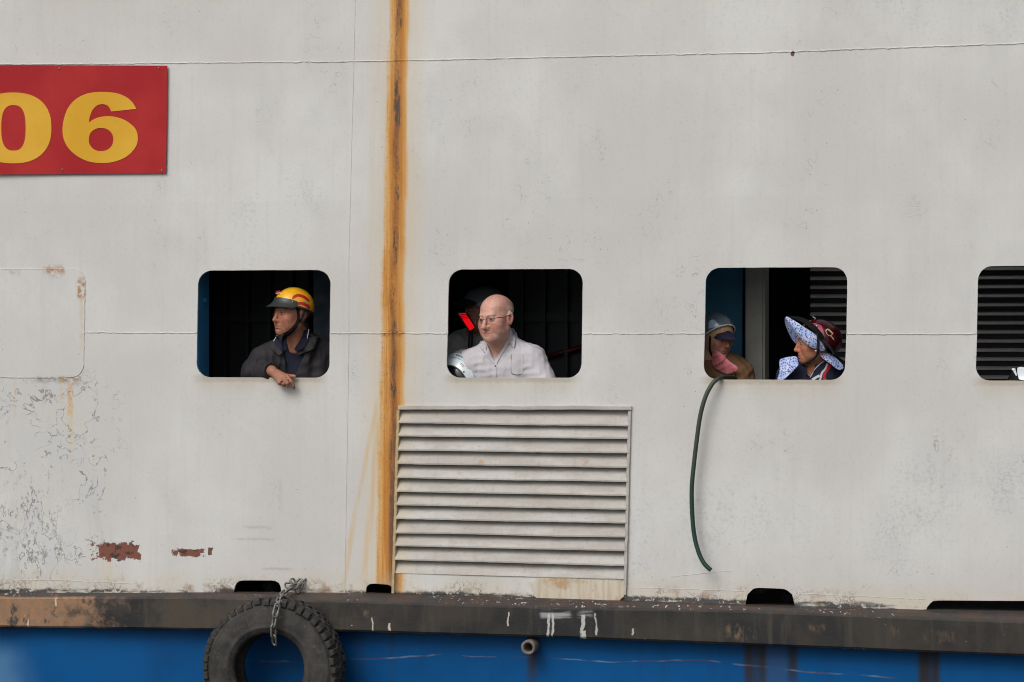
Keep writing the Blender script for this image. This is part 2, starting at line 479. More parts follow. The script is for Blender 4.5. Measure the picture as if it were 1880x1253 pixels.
def rail_material():
    g = G('tarred_fender_steel', 0.6, 0.35)
    P = g.obj()
    X, Y, Z = g.xyz(P)
    Pw = g.warp(P, 14.0, .04)
    Xw, Yw, Zw = g.xyz(Pw)
    YF = -RAIL_D
    def band(x, a, b, s): return g.mul(g.ss(x, a - s, a + s), g.ss(x, b + s, b - s))
    def rect(x0, y0, x1, y1, s=.006, xs=None, zs=None):
        a = at(x0, y0, YF); b = at(x1, y1, YF)
        return g.mul(band(xs or Xw, a.x, b.x, s), band(zs or Zw, b.z, a.z, s))
    n1 = g.noise(scale=4.0, detail=6, rough=.6)
    n2 = g.noise(g.mul3(P, (26.0, 1, 3.0)), scale=1.0, detail=5, off=2.0)
    n3 = g.noise(g.mul3(P, (3.0, 1, 30.0)), scale=1.0, detail=4, off=3.0)
    col = g.mix(g.ss(n1, .35, .65), (.014, .014, .015), (.040, .034, .028))
    col = g.mix(g.mul(g.ss(n2, .5, .75), .5), col, (.072, .062, .050))
    col = g.mix(g.mul(g.ss(n3, .58, .75), .5), col, (.030, .030, .031))
    xl = at(150, 1120, YF).x; xm = at(800, 1120, YF).x
    warm = g.mul(g.ss(X, xm + .6, xl), g.ss(n1, .40, .62))
    col = g.mix(g.mul(warm, .32), col, (.12, .092, .065))
    rn = g.noise(g.mul3(P, (2.2, 1, 2.2)), scale=5.0, detail=6, rough=.62, off=4.0)
    tan = g.mul(g.ss(g.add(X, g.mul(g.sub(rn, .5), 1.5)), xl + .22, xl - .12), g.ss(rn, .34, .44))
    tcol = g.mix(g.ss(g.noise(scale=24, detail=5, off=1.0), .35, .65), (.34, .18, .095), (.25, .16, .10))
    tcol = g.mix(g.ss(g.noise(g.mul3(P, (9, 1, 5)), scale=1.0, detail=6, rough=.7, off=2.5), .56, .62), tcol, (.05, .048, .045))
    col = g.mix(g.mul(tan, .92), col, tcol)
    for (a, b, c, d, k) in ((1355, 1145, 1395, 1168, .6), (1640, 1142, 1665, 1165, .3), (1705, 1150, 1760, 1172, .28), (1490, 1138, 1520, 1150, .5), (655, 1112, 690, 1125, .7), (1340, 1140, 1362, 1165, .6)):
        m = g.mul(rect(a, b, c, d, .014), g.ss(g.noise(g.mul3(P, (2.2, 1, .8)), scale=16, detail=6, rough=.7, off=6.0), .44, .62))
        col = g.mix(g.mul(m, k * .8), col, (.24, .155, .095))
    for x, y0, y1 in ((58, 1132, 1150), (690, 1127, 1152), (722, 1137, 1152), (940, 1115, 1143), (108, 1090, 1105)):
        m = rect(x - 1.2, y0, x + 1.6, y1, .002, Xw)
        col = g.mix(g.mul(m, .9), col, (.55, .50, .40))
    for x0, x1, y0, y1 in ((1012, 1016.5, 1120, 1166), (1020.5, 1024.5, 1120, 1167), (1013, 1024, 1162, 1168), (1072.5, 1080, 1122, 1169), (1079, 1085, 1152, 1170), (1101, 1103.5, 1121, 1160), (1168, 1170, 1146, 1160)):
        m = g.mul(rect(x0, y0, x1, y1, .0025, Xw), g.ss(g.noise(scale=40, detail=4, off=1.7), .30, .46))
        col = g.mix(g.mul(m, .75), col, (.60, .59, .56))
    # chalky white smears near the louvre's foot
    sm = g.mul(g.mx(rect(1000, 1112, 1055, 1130, .012), rect(1068, 1116, 1098, 1130, .012)), g.ss(n3, .45, .62))
    col = g.mix(g.mul(sm, .55), col, (.52, .52, .54))
    fl = g.ss(g.voro(g.warp(P, 30, .02), 34.0, 'F1'), .11, .05)
    flm = g.mul(fl, g.ss(g.noise(scale=8.0, detail=2, off=7.0), .60, .66))
    col = g.mix(g.mul(flm, .8), col, (.62, .62, .60))
    # the sloping top: rusty, flecked with paint
    topm = g.ss(Y, YF + .004, YF + .016)
    tc = g.mix(g.ss(g.noise(g.mul3(P, (2.5, 1, 1)), scale=5.0, detail=6, off=5.0), .4, .6), (.042, .038, .037), (.066, .043, .035))
    fleck = g.ss(g.noise(g.mul3(P, (1.0, 1, .5)), scale=62, detail=3, off=3.0), .60, .66)
    fm = g.ss(g.noise(scale=3.0, detail=3, off=9.0), .45, .62)
    tc = g.mix(g.mul(g.mul(fleck, fm), .85), tc, (.55, .53, .49))
    col = g.mix(topm, col, tc)
    h = g.add(g.mul(n1, .5), g.mul(g.noise(scale=70, detail=5, rough=.7), .4))
    return g.out(col, g.ss(n1, .3, .7, .5, .75), g.bump(h, .5, .008))

def hull_material():
    g = G('blue_hull_paint', 0.55, 0.12)
    P = g.obj()
    X, Y, Z = g.xyz(P)
    n1 = g.noise(scale=1.6, detail=5)
    n2 = g.noise(g.mul3(P, (9, 1, .9)), scale=1.0, detail=5, off=2.0)
    col = g.mix(g.ss(n1, .35, .65), (.0003, .060, .195), (.0005, .076, .245))
    col = g.mix(g.mul(g.ss(n2, .5, .72), .35), col, (.004, .045, .15))
    pale_x = at(40, 1240, 0).x
    ch = g.mul(g.ss(g.add(X, g.mul(g.sub(n1, .5), .5)), pale_x + .16, pale_x - .14), g.ss(Z, at(0, 1165, 0).z, at(0, 1215, 0).z))
    col = g.mix(g.mul(ch, .75), col, (.085, .20, .36))  # paler blue towards the lower left corner
    def stain(x0, x1, z0, z1, k, c, s=.02):
        a = at(x0, 1200, 0).x; b = at(x1, 1200, 0).x
        m = g.mul(g.mul(g.ss(X, a - s, a + s), g.ss(X, b + s, b - s)), g.ss(Z, at(0, z1, 0).z, at(0, z0, 0).z))
        return g.mul(g.mul(m, g.ss(n2, .22, .5, .5, 1.0)), k), c
    for a in ((1366, 1408, 1180, 1330, 1.0, (.026, .024, .023)), (1446, 1464, 1180, 1260, .9, (.025, .025, .025)), (1686, 1725, 1190, 1380, 1.0, (.026, .024, .023)), (1405, 1445, 1180, 1330, .45, (.05, .06, .09)),
              (968, 986, 1175, 1262, .85, (.03, .025, .02)), (640, 670, 1170, 1300, .3, (.02, .03, .06)), (716, 724, 1160, 1300, .4, (.02, .03, .04))):
        m, c = stain(*a)
        col = g.mix(m, col, c)
    # long rubbed scratches
    wv = g.mul(g.sub(g.noise(g.mul3(P, (1.3, 1, .2)), scale=1.0, detail=4, off=3.0), .5), .10)
    Zs = g.add(Z, wv)
    for x0, y0, x1, y1, w in ((640, 1213, 810, 1200, .006), (848, 1203, 1110, 1214, .0045), (1080, 1214, 1320, 1217, .0045), (1345, 1219, 1640, 1247, .006), (440, 1212, 566, 1217, .007), (0, 1195, 20, 1194, .004)):
        A = at(x0, y0, 0); B = at(x1, y1, 0)
        k = (B.z - A.z) / (B.x - A.x)
        d = g.ma('ABSOLUTE', g.sub(Zs, g.add(g.mul(X, k), A.z - k * A.x)))
        m = g.mul(g.ss(d, w, w * .3), g.mul(g.ss(X, A.x - .01, A.x + .02), g.ss(X, B.x + .02, B.x - .02)))
        m = g.mul(m, g.ss(g.noise(scale=7, detail=5, off=4.0), .38, .56))
        col = g.mix(g.mul(m, .6), col, g.mix(g.ss(g.noise(scale=5, detail=2, off=8.0), .45, .55), (.10, .06, .06), (.16, .22, .32)))
    h = g.noise(scale=3.0, detail=5)
    return g.out(col, g.ss(n1, .3, .7, .42, .56), g.bump(h, .25, .02))

RAIL_D = 0.10
M = {}
M['wall'] = wall_material('white_paint', [])
RR = (655, -450, 795, 1130)
M['wall_tr'] = wall_material('white_paint_rust_run', [(RR, ['rust']), ((1430, 85, 1480, 112), ['spot'])])
M['wall_mr'] = M['wall_tr']
M['wall_ml'] = wall_material('white_paint_cover', [((-420, 478, 175, 880), ['patch'])])
M['wall_bl'] = wall_material('white_paint_cracked', [((350, 686, 616, 745), ['sill']), ((420, 860, 560, 1030), ['smear']), ((165, 980, 400, 1072), ['holes']), ((600, 700, 645, 1130), ['rust', 'foot']),
                                                  ((-420, 600, 300, 1000), ['patch', 'crack']), ((-420, 965, 300, 1130), ['crack', 'holes', 'foot']), ((298, 1025, 602, 1130), ['smear', 'foot'])])
M['wall_br'] = wall_material('white_paint_foot', [((800, 686, 2100, 745), ['sill']), ((795, 1020, 2300, 1150), ['foot']), ((620, 600, 795, 1045), ['rust']), ((620, 1020, 795, 1150), ['rust', 'foot'])])
M['rail'] = rail_material()
M['hull'] = hull_material()
M['slat'] = None
def slat_mat():
    g = G('louvre_paint', .6, .3)
    P = g.obj()
    n = g.noise(g.mul3(P, (2.2, 1, 9)), scale=1.6, detail=6, rough=.65)
    f = g.noise(scale=45, detail=5, rough=.7)
    col = g.mix(g.ss(n, .35, .66), (.40, .375, .345), (.505, .49, .465))
    col = g.mix(g.mul(g.ss(f, .52, .72), .45), col, (.27, .235, .20))
    oi = g.n('ShaderNodeObjectInfo')
    col = g.mix(g.mul(oi.outputs['Random'], .22), col, (.36, .32, .28))
    col = g.mix(g.mul(g.ss(g.noise(g.mul3(P, (14, 1, 3)), scale=1.0, detail=5, rough=.7, off=7.0), .52, .72), .4), col, (.31, .265, .22))
    X, Y, Z = g.xyz(P)
    col = g.mix(g.mul(g.ss(g.noise(scale=9, detail=4, off=3.0), .64, .74), .7), col, (.42, .24, .10))
    xe = at(735, 900, 0).x
    col = g.mix(g.mul(g.ss(X, xe + .09, xe), g.ss(n, .3, .6, .2, .6)), col, (.50, .42, .30))
    return g.out(col, .6, g.bump(f, .25, .004))
M['slat'] = slat_mat()
def plate_mat():
    g = G('rusty_cream_plate', .6, .3)
    P = g.obj()
    n = g.noise(scale=7, detail=6, rough=.65)
    v = g.noise(g.mul3(P, (40, 1, 4)), scale=1.0, detail=5, off=2.0)
    col = g.mix(g.ss(v, .4, .65), (.58, .53, .45), (.50, .41, .29))
    col = g.mix(g.mul(g.ss(n, .50, .64), .75), col, (.40, .24, .11))
    col = g.mix(g.mul(g.ss(g.noise(scale=40, detail=5, rough=.7, off=4.0), .62, .70), .8), col, (.10, .06, .04))
    return g.out(col, .65, g.bump(n, .3, .004))
M['cream'] = plate_mat()
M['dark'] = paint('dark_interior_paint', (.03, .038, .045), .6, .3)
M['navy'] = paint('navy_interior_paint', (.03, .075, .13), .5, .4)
M['blue_in'] = paint('blue_frame_paint', (.03, .18, .38), .42, .5)
M['blue_panel'] = paint('blue_panel_paint', (.03, .19, .34), .5, .4)
M['grey_post'] = paint('grey_post_paint', (.36, .36, .33), .55, .4)
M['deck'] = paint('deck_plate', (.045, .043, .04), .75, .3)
M['steel'] = paint('worn_steel', (.22, .21, .195), .5, .5, metal=.6)
M['shut'] = paint('shutter_grey', (.55, .53, .49), .55, .4)
M['black_rub'] = paint('black_plastic', (.012, .012, .013), .5, .5, bump=.05)

# ------------------------------------------------------------------ ship's side: plating
_k = rng.normal(size=(14, 2)) * np.linspace(.8, 4.0, 14)[:, None]
_ph = rng.uniform(0, 6.28, 14)
_am = .0024 / np.sqrt(np.linspace(1, 5, 14))
DENT = W(1690, 962)
def undul(x, z):
    x = np.asarray(x, float); z = np.asarray(z, float)
    d = np.zeros_like(x)
    for i in range(14):
        d = d + _am[i] * np.sin(_k[i, 0] * x + _k[i, 1] * z + _ph[i])
    d = d + .006 * np.exp(-((x - DENT[0]) ** 2 + (z - DENT[1]) ** 2) / .03 ** 2) + .004 * np.exp(-((x - DENT[0] + .04) ** 2 + (z - DENT[1] + .05) ** 2) / .03 ** 2)
    return d
def rounded(q, r=26, n=7):
    out = []
    m = len(q)
    for i in range(m):
        p0, p1, p2 = Vector(q[i - 1]), Vector(q[i]), Vector(q[(i + 1) % m])
        a = (p0 - p1).normalized(); b = (p2 - p1).normalized()
        c = p1 + a * r + b * r
        for k in range(n + 1):
            t = k / n * math.pi / 2
            out.append(c - b * r * math.cos(t) - a * r * math.sin(t))
    return out
def in_poly(pts, poly):
    x, y = pts[:, 0], pts[:, 1]
    ins = np.zeros(len(pts), bool)
    j = len(poly) - 1
    for i in range(len(poly)):
        xi, yi = poly[i]; xj, yj = poly[j]
        c = ((yi > y) != (yj > y)) & (x < (xj - xi) * (y - yi) / ((yj - yi) + 1e-12) + xi)
        ins ^= c
        j = i
    return ins
def plate(name, outer_px, holes_px, mat, parent, step=.05, y=0.0, thick=.012, inset=.0):
    outer = [tuple(W(*p)) for p in outer_px]
    holes = [[tuple(W(*p)) for p in h] for h in holes_px]
    def dens(poly):
        P = resample([Vector((*p, 0)) for p in poly + [poly[0]]], step)[:-1]
        return [(p.x, p.y) for p in P]
    loops = [dens(outer)] + [dens(h) for h in holes]
    A = np.array(loops[0])
    if step >= .05:
        loops = [[(x + random.gauss(0, .0003), z + random.gauss(0, .0003)) for x, z in l] for l in loops]
        A = np.array(loops[0])
    if inset:
        c = A.mean(0)
        A = A - np.sign(A - c) * inset
        loops[0] = [tuple(p) for p in A]
    lo, hi = A.min(0), A.max(0)
    gx, gz = np.meshgrid(np.arange(lo[0] + step / 2, hi[0], step), np.arange(lo[1] + step / 2, hi[1], step))
    G_ = np.stack([gx.ravel(), gz.ravel()], 1)
    ok = in_poly(G_, loops[0])
    allb = np.array([p for l in loops for p in l])
    for h in loops[1:]:
        ok &= ~in_poly(G_, h)
    G_ = G_[ok]
    dmin = np.array([np.min((allb[:, 0] - p[0]) ** 2 + (allb[:, 1] - p[1]) ** 2) for p in G_]) if len(G_) else np.zeros(0)
    G_ = G_[dmin > (step * .4) ** 2] if len(G_) else G_
    verts, edges = [], []
    for l in loops:
        s = len(verts)
        verts += [Vector(p) for p in l]
        edges += [(s + i, s + (i + 1) % len(l)) for i in range(len(l))]
    verts += [Vector(p) for p in G_]
    vo, eo, fo, *_ = delaunay_2d_cdt(verts, edges, [], 0, 1e-6)
    V = np.array([(p.x, p.y) for p in vo])
    F = np.array([f for f in fo])
    C = V[F].mean(1)
    keep = in_poly(C, loops[0])
    for h in loops[1:]:
        keep &= ~in_poly(C, h)
    F = F[keep]
    d = undul(V[:, 0], V[:, 1])
    v3 = np.stack([V[:, 0], y + d, V[:, 1]], 1)
    a = V[F]
    s = (a[:, 1, 0] - a[:, 0, 0]) * (a[:, 2, 1] - a[:, 0, 1]) - (a[:, 1, 1] - a[:, 0, 1]) * (a[:, 2, 0] - a[:, 0, 0])
    F[s < 0] = F[s < 0][:, ::-1]          # front faces look outwards, -Y
    n = len(v3)
    back = v3 + np.array([0, thick, 0])
    verts = list(v3) + list(back)
    faces = [tuple(f) for f in F] + [tuple(n + i for i in f[::-1]) for f in F]
    cnt = {}
    for f in F:
        for i in range(3):
            e = (int(f[i]), int(f[(i + 1) % 3]))
            cnt[e] = cnt.get(e, 0) + 1
    for (i, j) in cnt:
        if (j, i) not in cnt:                      # rim: its own vertices, so the front stays smooth up to the edge
            k = len(verts)
            verts += [v3[i], v3[j], back[j], back[i]]
            faces.append((k, k + 3, k + 2, k + 1))
    return pydata(name, verts, faces, mat, parent)

ferry = empty('ferry', (0, 0, 0))
tag(ferry, 'white ferry side with open windows, rust streak, black fender rail and blue hull', 'ferry')

def seg(tab, x0, x1, n=24, vert=False):
    ts = np.linspace(x0, x1, n)
    if vert:
        t2 = sorted((b, a) for a, b in tab)
        return [(lerp_tab(t2, y), y) for y in ts]
    return [(x, lerp_tab(tab, x)) for x in ts]
XL, XR, YT = -400, 2280, -400
def vx(y): return lerp_tab(sorted((b, a) for a, b in SEAM_V), y)
def notch(pts, x0, x1, top, l=6, r=6, rad=10):
    """scupper cut into the foot of a plate; pts run right -> left along the foot"""
    out = []
    done = False
    for p in pts:
        if x0 <= p[0] <= x1:
            if not done:
                yb0, yb1 = lerp_tab(RAIL_TOP, x1) + 12, lerp_tab(RAIL_TOP, x0) + 12
                s = (lerp_tab(RAIL_TOP, x1) - lerp_tab(RAIL_TOP, x0)) / (x1 - x0)
                out += [(x1, yb0), (x1 - r * .5, top + 12), (x1 - r, top + 5), (x1 - r - 6, top + 1 + s * 40), (x1 - r - 14, top + s * 40), (x0 + l + 14, top), (x0 + l + 5, top + 1), (x0 + l, top + 5), (x0 + l * .5, top + 12), (x0, yb1)]
                done = True
            continue
        out.append(p)
    return out
foot = [(x, lerp_tab(RAIL_TOP, x) + 12) for x in np.linspace(XR, XL, 140)]
footL = [p for p in foot if p[0] < vx(1100) - 3]
footR = [p for p in foot if p[0] > vx(1100) + 3]
footL = notch(footL, 428, 518, 1066)
footR = notch(footR, 670, 721, 1072, 3, 3)
footR = notch(footR, 1365, 1462, 1080, 14, 16)
footR = notch(footR, 1696, 1960, 1103, 12, 10)
wh = {k: rounded(q) for k, q in WIN.items()}
LV = [(733, 752), (1156, 753), (1147, 1062), (723, 1058)]
vt = [(vx(y), y) for y in np.linspace(YT, 113, 8)]
# the middle weld runs through the windows, so the two lower rows are cut at the window openings
pl = []
pl.append(plate('plate', seg(SEAM_T, XL, 650, 14) + vt[::-1] + [(XL, YT)], [], M['wall'], ferry, inset=.001))
pl.append(plate('plate', vt + seg(SEAM_T, 651, XR, 24) + [(XR, YT)], [], M['wall_tr'], ferry, inset=.001))
vm = [(vx(y), y) for y in np.linspace(114, 611, 10)]
vb = [(vx(y), y) for y in np.linspace(613, 1096, 10)]
def row_with_cuts(mid, wins, side):
    """polyline along the middle weld that detours round the part of each window above ('up') or below ('dn') it"""
    out = []
    for p in mid:
        for k in wins:
            q = WIN[k]
            if q[0][0] - 5 < p[0] < q[1][0] + 1:
                break
        else:
            out.append(p)
    res = []
    for i, p in enumerate(out):
        res.append(p)
        if i + 1 < len(out):
            for k in wins:
                if p[0] < (WIN[k][0][0] + WIN[k][1][0]) / 2 < out[i + 1][0]:
                    ys = lerp_tab(SEAM_M, p[0])
                    arc = wh[k]
                    if side == 'up':
                        c = [a for a in arc if a[1] < ys - 1]
                        cx = sum(a[0] for a in c) / len(c)
                        L = sorted([a for a in c if a[0] < cx], key=lambda a: (-a[1], a[0]))
                        Rr = sorted([a for a in c if a[0] >= cx], key=lambda a: (a[1], a[0]))
                        xl = WIN[k][0][0] - 2.5; xr = WIN[k][1][0] - 2
                    else:
                        c = [a for a in arc if a[1] > ys + 1]
                        cx = sum(a[0] for a in c) / len(c)
                        L = sorted([a for a in c if a[0] < cx], key=lambda a: (a[1], a[0]))
                        Rr = sorted([a for a in c if a[0] >= cx], key=lambda a: (-a[1], a[0]))
                        xl = WIN[k][0][0] - 2.5; xr = WIN[k][1][0] - 2
                    res.append((xl, ys)); res += [tuple(a) for a in L] + [tuple(a) for a in Rr]; res.append((xr, ys))
    return res
upL = row_with_cuts(seg(SEAM_M, XL, vx(611), 40), [1], 'up')
upR = row_with_cuts(seg(SEAM_M, vx(611), XR, 80), [2, 3, 4], 'up')
dnL = row_with_cuts(seg(SEAM_M, XL, vx(613), 40), [1], 'dn')
dnR = row_with_cuts(seg(SEAM_M, vx(613), XR, 80), [2, 3, 4], 'dn')
pl.append(plate('plate', seg(SEAM_T, XL, 650, 14) + vm + upL[::-1], [], M['wall_ml'], ferry))
pl.append(plate('plate', seg(SEAM_T, 650.5, XR, 24) + upR[::-1] + vm[::-1], [], M['wall_mr'], ferry))
pl.append(plate('plate', dnL + vb + footL, [], M['wall_bl'], ferry))
pl.append(plate('plate', dnR + footR + vb[::-1], [LV], M['wall_br'], ferry))

# weld beads
def bead(pts_px, r=.0042, amp=.35, step=.012, name='weld_bead', mat=None, flat=.0):
    P = resample([at(x, y, 0) for x, y in pts_px], step)
    pts, rad = [], []
    a = 0.0
    for p in P:
        a = .75 * a + random.gauss(0, .35)
        p = Vector((p.x + random.gauss(0, .0007), float(undul(p.x, p.z)) - flat, p.z + random.gauss(0, .0009) + a * .0012))
        pts.append(p); rad.append(max(.0016, r * (1 + amp * random.gauss(0, .5))))
    v, f = tube(pts, rad, 6)
    return pydata(name, v, f, mat or M['wall'], ferry)
bead(seg(SEAM_T, XL, XR, 60), .0036, mat=M['wall_mr'])
def bead_mid(x0, x1): bead(seg(SEAM_M, x0, x1, 20), .0034, mat=M['wall_mr'])
bead_mid(155, 361); bead_mid(607, 820); bead_mid(1070, 1292); bead_mid(1555, 1792); bead_mid(2050, XR); bead_mid(XL, -240)
bead([(vx(y), y) for y in np.linspace(YT, 1094, 40)], .0019, .5)
# welded-up window
pr = rounded([(-235, 494), (156, 494), (153, 693), (-238, 694)], 24)
cov = plate('cover_plate', [tuple(p) for p in pr], [], M['wall_ml'], ferry, y=-.0018, thick=.0015)
cov['label'] = 'welded-over window with rusty seam'
bead([tuple(p) for p in pr] + [tuple(pr[0])], .0024, .5, flat=.001, mat=M['wall_ml'])
# crack in the paint, doubler seam at the foot on the right
bead([(1150, 1079), (1250, 1082), (1366, 1086)], .0013); bead([(1462, 1090), (1560, 1094), (1698, 1101)], .0013)
bead([(0, 1064), (120, 1066), (250, 1072)], .0013, .8)
bead([(1232, 1060), (1290, 1053), (1345, 1048)], .0013, .2)

# fender rail
def loft(name, sections, mat, parent, smooth=False):
    n = len(sections[0])
    v = [p for s in sections for p in s]
    f = []
    for i in range(len(sections) - 1):
        for k in range(n):
            k2 = (k + 1) % n
            f.append((i * n + k, i * n + k2, (i + 1) * n + k2, (i + 1) * n + k))
    f.append(tuple(range(n))[::-1]); f.append(tuple((len(sections) - 1) * n + k for k in range(n)))
    return pydata(name, v, f, mat, parent, smooth)
R_TOPF = [(-420, 1094), (0, 1098), (380, 1098), (640, 1105), (1020, 1117), (1360, 1123), (1880, 1143), (2300, 1160)]
R_BOT = [(-420, 1146), (0, 1152), (380, 1157), (640, 1160), (1020, 1171), (1360, 1184), (1880, 1205), (2300, 1226)]
secs = []
ns = 150
for i, x in enumerate(np.linspace(-400, 2280, ns)):
    j = lambda s: random.gauss(0, s)
    yb = at(x, lerp_tab(R_BOT, x), -RAIL_D); yt = at(x, lerp_tab(R_TOPF, x), -RAIL_D)
    w0 = at(x, lerp_tab(RAIL_TOP, x) - 1, -.0)
    
    xx = yt.x
    d = .002 * math.sin(x * .021) + j(.0008)
    secs.append([Vector((xx, .02, w0.z)), Vector((xx, -.035, w0.z - .004 + j(.0008))), Vector((xx, -RAIL_D + .030 + d, yt.z + .022 + j(.001))), Vector((xx, -RAIL_D + .012 + d, yt.z + .007 + j(.001))),
                 Vector((xx, -RAIL_D + d, yt.z - .006)), Vector((xx, -RAIL_D + d + j(.0006), (yt.z + yb.z) / 2)), Vector((xx, -RAIL_D + d, yb.z + .010)), Vector((xx, -RAIL_D + .010 + d, yb.z + j(.0012))), Vector((xx, .02, yb.z - .012))])
rail = loft('fender_rail', secs, M['rail'], ferry)
rail['label'] = 'black tarred fender rail, rusty brown at the left'
# lower hull
def hullpt(x, z): return (x, -.004 + float(undul(x, z)) * 1.5 + .05 * max(0, 1.35 - z) ** 1.3, z)
hx = np.linspace(at(-400, 1200).x, at(2280, 1200).x, 60)
hpx = np.linspace(-400, 2280, 60)
hv = [hullpt(x, zt_ + (-1.2 - zt_) * t) for t in np.linspace(0, 1, 30) for x, zt_ in ((x, at(p, lerp_tab(R_TOPF, p) + 10, 0).z) for x, p in zip(hx, hpx))]
hf = [(r * 60 + c, (r + 1) * 60 + c, (r + 1) * 60 + c + 1, r * 60 + c + 1) for r in range(29) for c in range(59)]
hull = pydata('hull', hv, hf, M['hull'], ferry)
m = hull.modifiers.new('sol', 'SOLIDIFY'); m.thickness = .02; m.offset = -1

# drain pipe stub under the rail
def ring_tube(name, a, b, ro, ri, mat, parent, seg=28):
    a, b = Vector(a), Vector(b)
    t = (b - a).normalized(); n1 = t.orthogonal().normalized(); n2 = t.cross(n1)
    rows = [(a, ro), (b - t * .004, ro), (b, ro - .003), (b, ri + .002), (b - t * .004, ri), (a + t * .01, ri)]
    v = [p + (n1 * math.cos(2 * math.pi * k / seg) + n2 * math.sin(2 * math.pi * k / seg)) * r for p, r in rows for k in range(seg)]
    f = [(i * seg + k, i * seg + (k + 1) % seg, (i + 1) * seg + (k + 1) % seg, (i + 1) * seg + k) for i in range(len(rows) - 1) for k in range(seg)]
    f.append(tuple((len(rows) - 1) * seg + k for k in range(seg)))
    return pydata(name, v, f, mat, parent)
pc = at(979, 1184, 0.0)
pe = at(960, 1183, -.12)
M['pipe'] = paint('rusty_pipe', (.15, .13, .115), .65, .4, var=.35, scale=30, bump=.4)
ring_tube('drain_pipe', (pc.x, 0.0, pc.z), (pc.x, -.115, pc.z - .002), .036, .022, M['pipe'], ferry)

# louvre
lou = empty('louvre_vent', (0, 0, 0)); lou.parent = ferry
def pxbox(name, x0, y0, x1, y1, ya, yb, mat, parent, bev=.003):
    a, b = at(x0, y0, 0), at(x1, y1, 0)
    return box(name, (a.x, ya, b.z), (b.x, yb, a.z), mat, parent, bev)
def bar(name, p0, p1, w, ya, yb, mat, parent, nseg=24, jit=.0008):
    """flat bar between two photo points on the side, width w metres across"""
    A, B = at(*p0, 0), at(*p1, 0)
    d = (B - A); d.y = 0; L = d.length; t = d / L
    n = Vector((-t.z, 0, t.x)) * (w / 2)
    s = []
    for i in range(nseg + 1):
        c = A + d * (i / nseg); c.y = 0
        o = Vector((random.gauss(0, jit), 0, random.gauss(0, jit)))
        e = .0025
        s.append([c + n + o + Vector((0, yb, 0)), c + n + o + Vector((0, ya + e, 0)), c + n * .7 + o + Vector((0, ya, 0)), c - n * .7 + o + Vector((0, ya, 0)), c - n + o + Vector((0, ya + e, 0)), c - n + o + Vector((0, yb, 0))])
    return loft(name, s, mat, parent)
bar('frame_bar', (731, 748.5), (1160, 749.5), .021, -.009, .06, M['slat'], lou)
M['rustbar'] = paint('rust_stained_bar', (.46, .34, .19), .65, .3, var=.22, scale=22, bump=.3)
bar('frame_bar', (731.5, 753.5), (722, 1090), .015, -.009, .06, M['rustbar'], lou, 40, .0011)
bar('frame_bar', (1156.5, 755), (1147.5, 1092), .015, -.008, .06, M['slat'], lou, 40)
LB = [777, 801, 827, 852, 878, 903, 927.5, 953, 978.6, 1002.5, 1028, 1053]
RB = [783, 806, 832.5, 859, 885, 910.5, 936, 961, 987, 1012, 1039, 1064]
for i in range(12):
    rows = []
    nn = 36
    amp = random.gauss(0, .0007)
    for k in range(nn + 1):
        t = k / nn
        yb = LB[i] + (RB[i] - LB[i]) * t
        xl_ = 733 - 9 * (yb - 755) / 335
        xr_ = 1156 - 9 * (yb - 755) / 335
        p = at(xl_ + (xr_ - xl_) * t, yb, 0)
        w = amp * math.sin(t * 9 + i) + random.gauss(0, .0003)
        rows.append((p.x, p.z + w))
    pts = []
    prof = [(-.006, .0), (-.007, .006), (.010, .030), (.030, .058), (.046, .080)]
    top = [[(x, y, z + h) for x, z in rows] for y, h in prof]
    if i == 11:
        prof = [(.000, .0), (.004, .012), (.014, .030), (.030, .058), (.046, .080)]
        top = [[(x, y, z + h) for x, z in rows] for y, h in prof]
    s = sheet('slat', top, M['slat'], lou, thick=.004, sub=0, offset=1.0)
# panel under the slats, and the rusty doubler on it
ap = [(722, 1050), (1148, 1062), (1147, 1100), (1000, 1098), (900, 1092), (722, 1090)]
plate('apron_plate', ap, [], M['wall_br'], lou, step=.04, y=-.003, thick=.006)
dp = [(985, 1061), (1060, 1063), (1140, 1067), (1146, 1072), (1146, 1095), (1136, 1104), (1060, 1104), (990, 1101), (980, 1094), (979, 1068)]
dpl = plate('doubler_plate', dp, [], M['cream'], lou, step=.04, y=-.012, thick=.008)
dpl['label'] = 'small rust-streaked cream patch plate'

# ------------------------------------------------------------------ inside: car deck seen through the windows
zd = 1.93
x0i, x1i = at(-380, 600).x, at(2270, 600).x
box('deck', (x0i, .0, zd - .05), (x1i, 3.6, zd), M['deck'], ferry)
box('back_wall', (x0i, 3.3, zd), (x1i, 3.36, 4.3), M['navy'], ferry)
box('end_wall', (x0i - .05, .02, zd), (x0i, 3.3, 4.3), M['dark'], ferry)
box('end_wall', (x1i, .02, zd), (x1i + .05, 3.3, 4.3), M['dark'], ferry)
# ceiling, with an added unseen slot letting skylight onto the shutter on the right
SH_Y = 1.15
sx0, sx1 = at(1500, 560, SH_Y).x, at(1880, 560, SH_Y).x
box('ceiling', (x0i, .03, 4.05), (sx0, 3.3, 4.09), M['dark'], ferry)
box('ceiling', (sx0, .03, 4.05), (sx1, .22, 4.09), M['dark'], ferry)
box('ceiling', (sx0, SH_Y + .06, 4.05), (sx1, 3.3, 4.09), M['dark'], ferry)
box('ceiling', (sx1, .03, 4.05), (x1i, 3.3, 4.09), M['dark'], ferry)
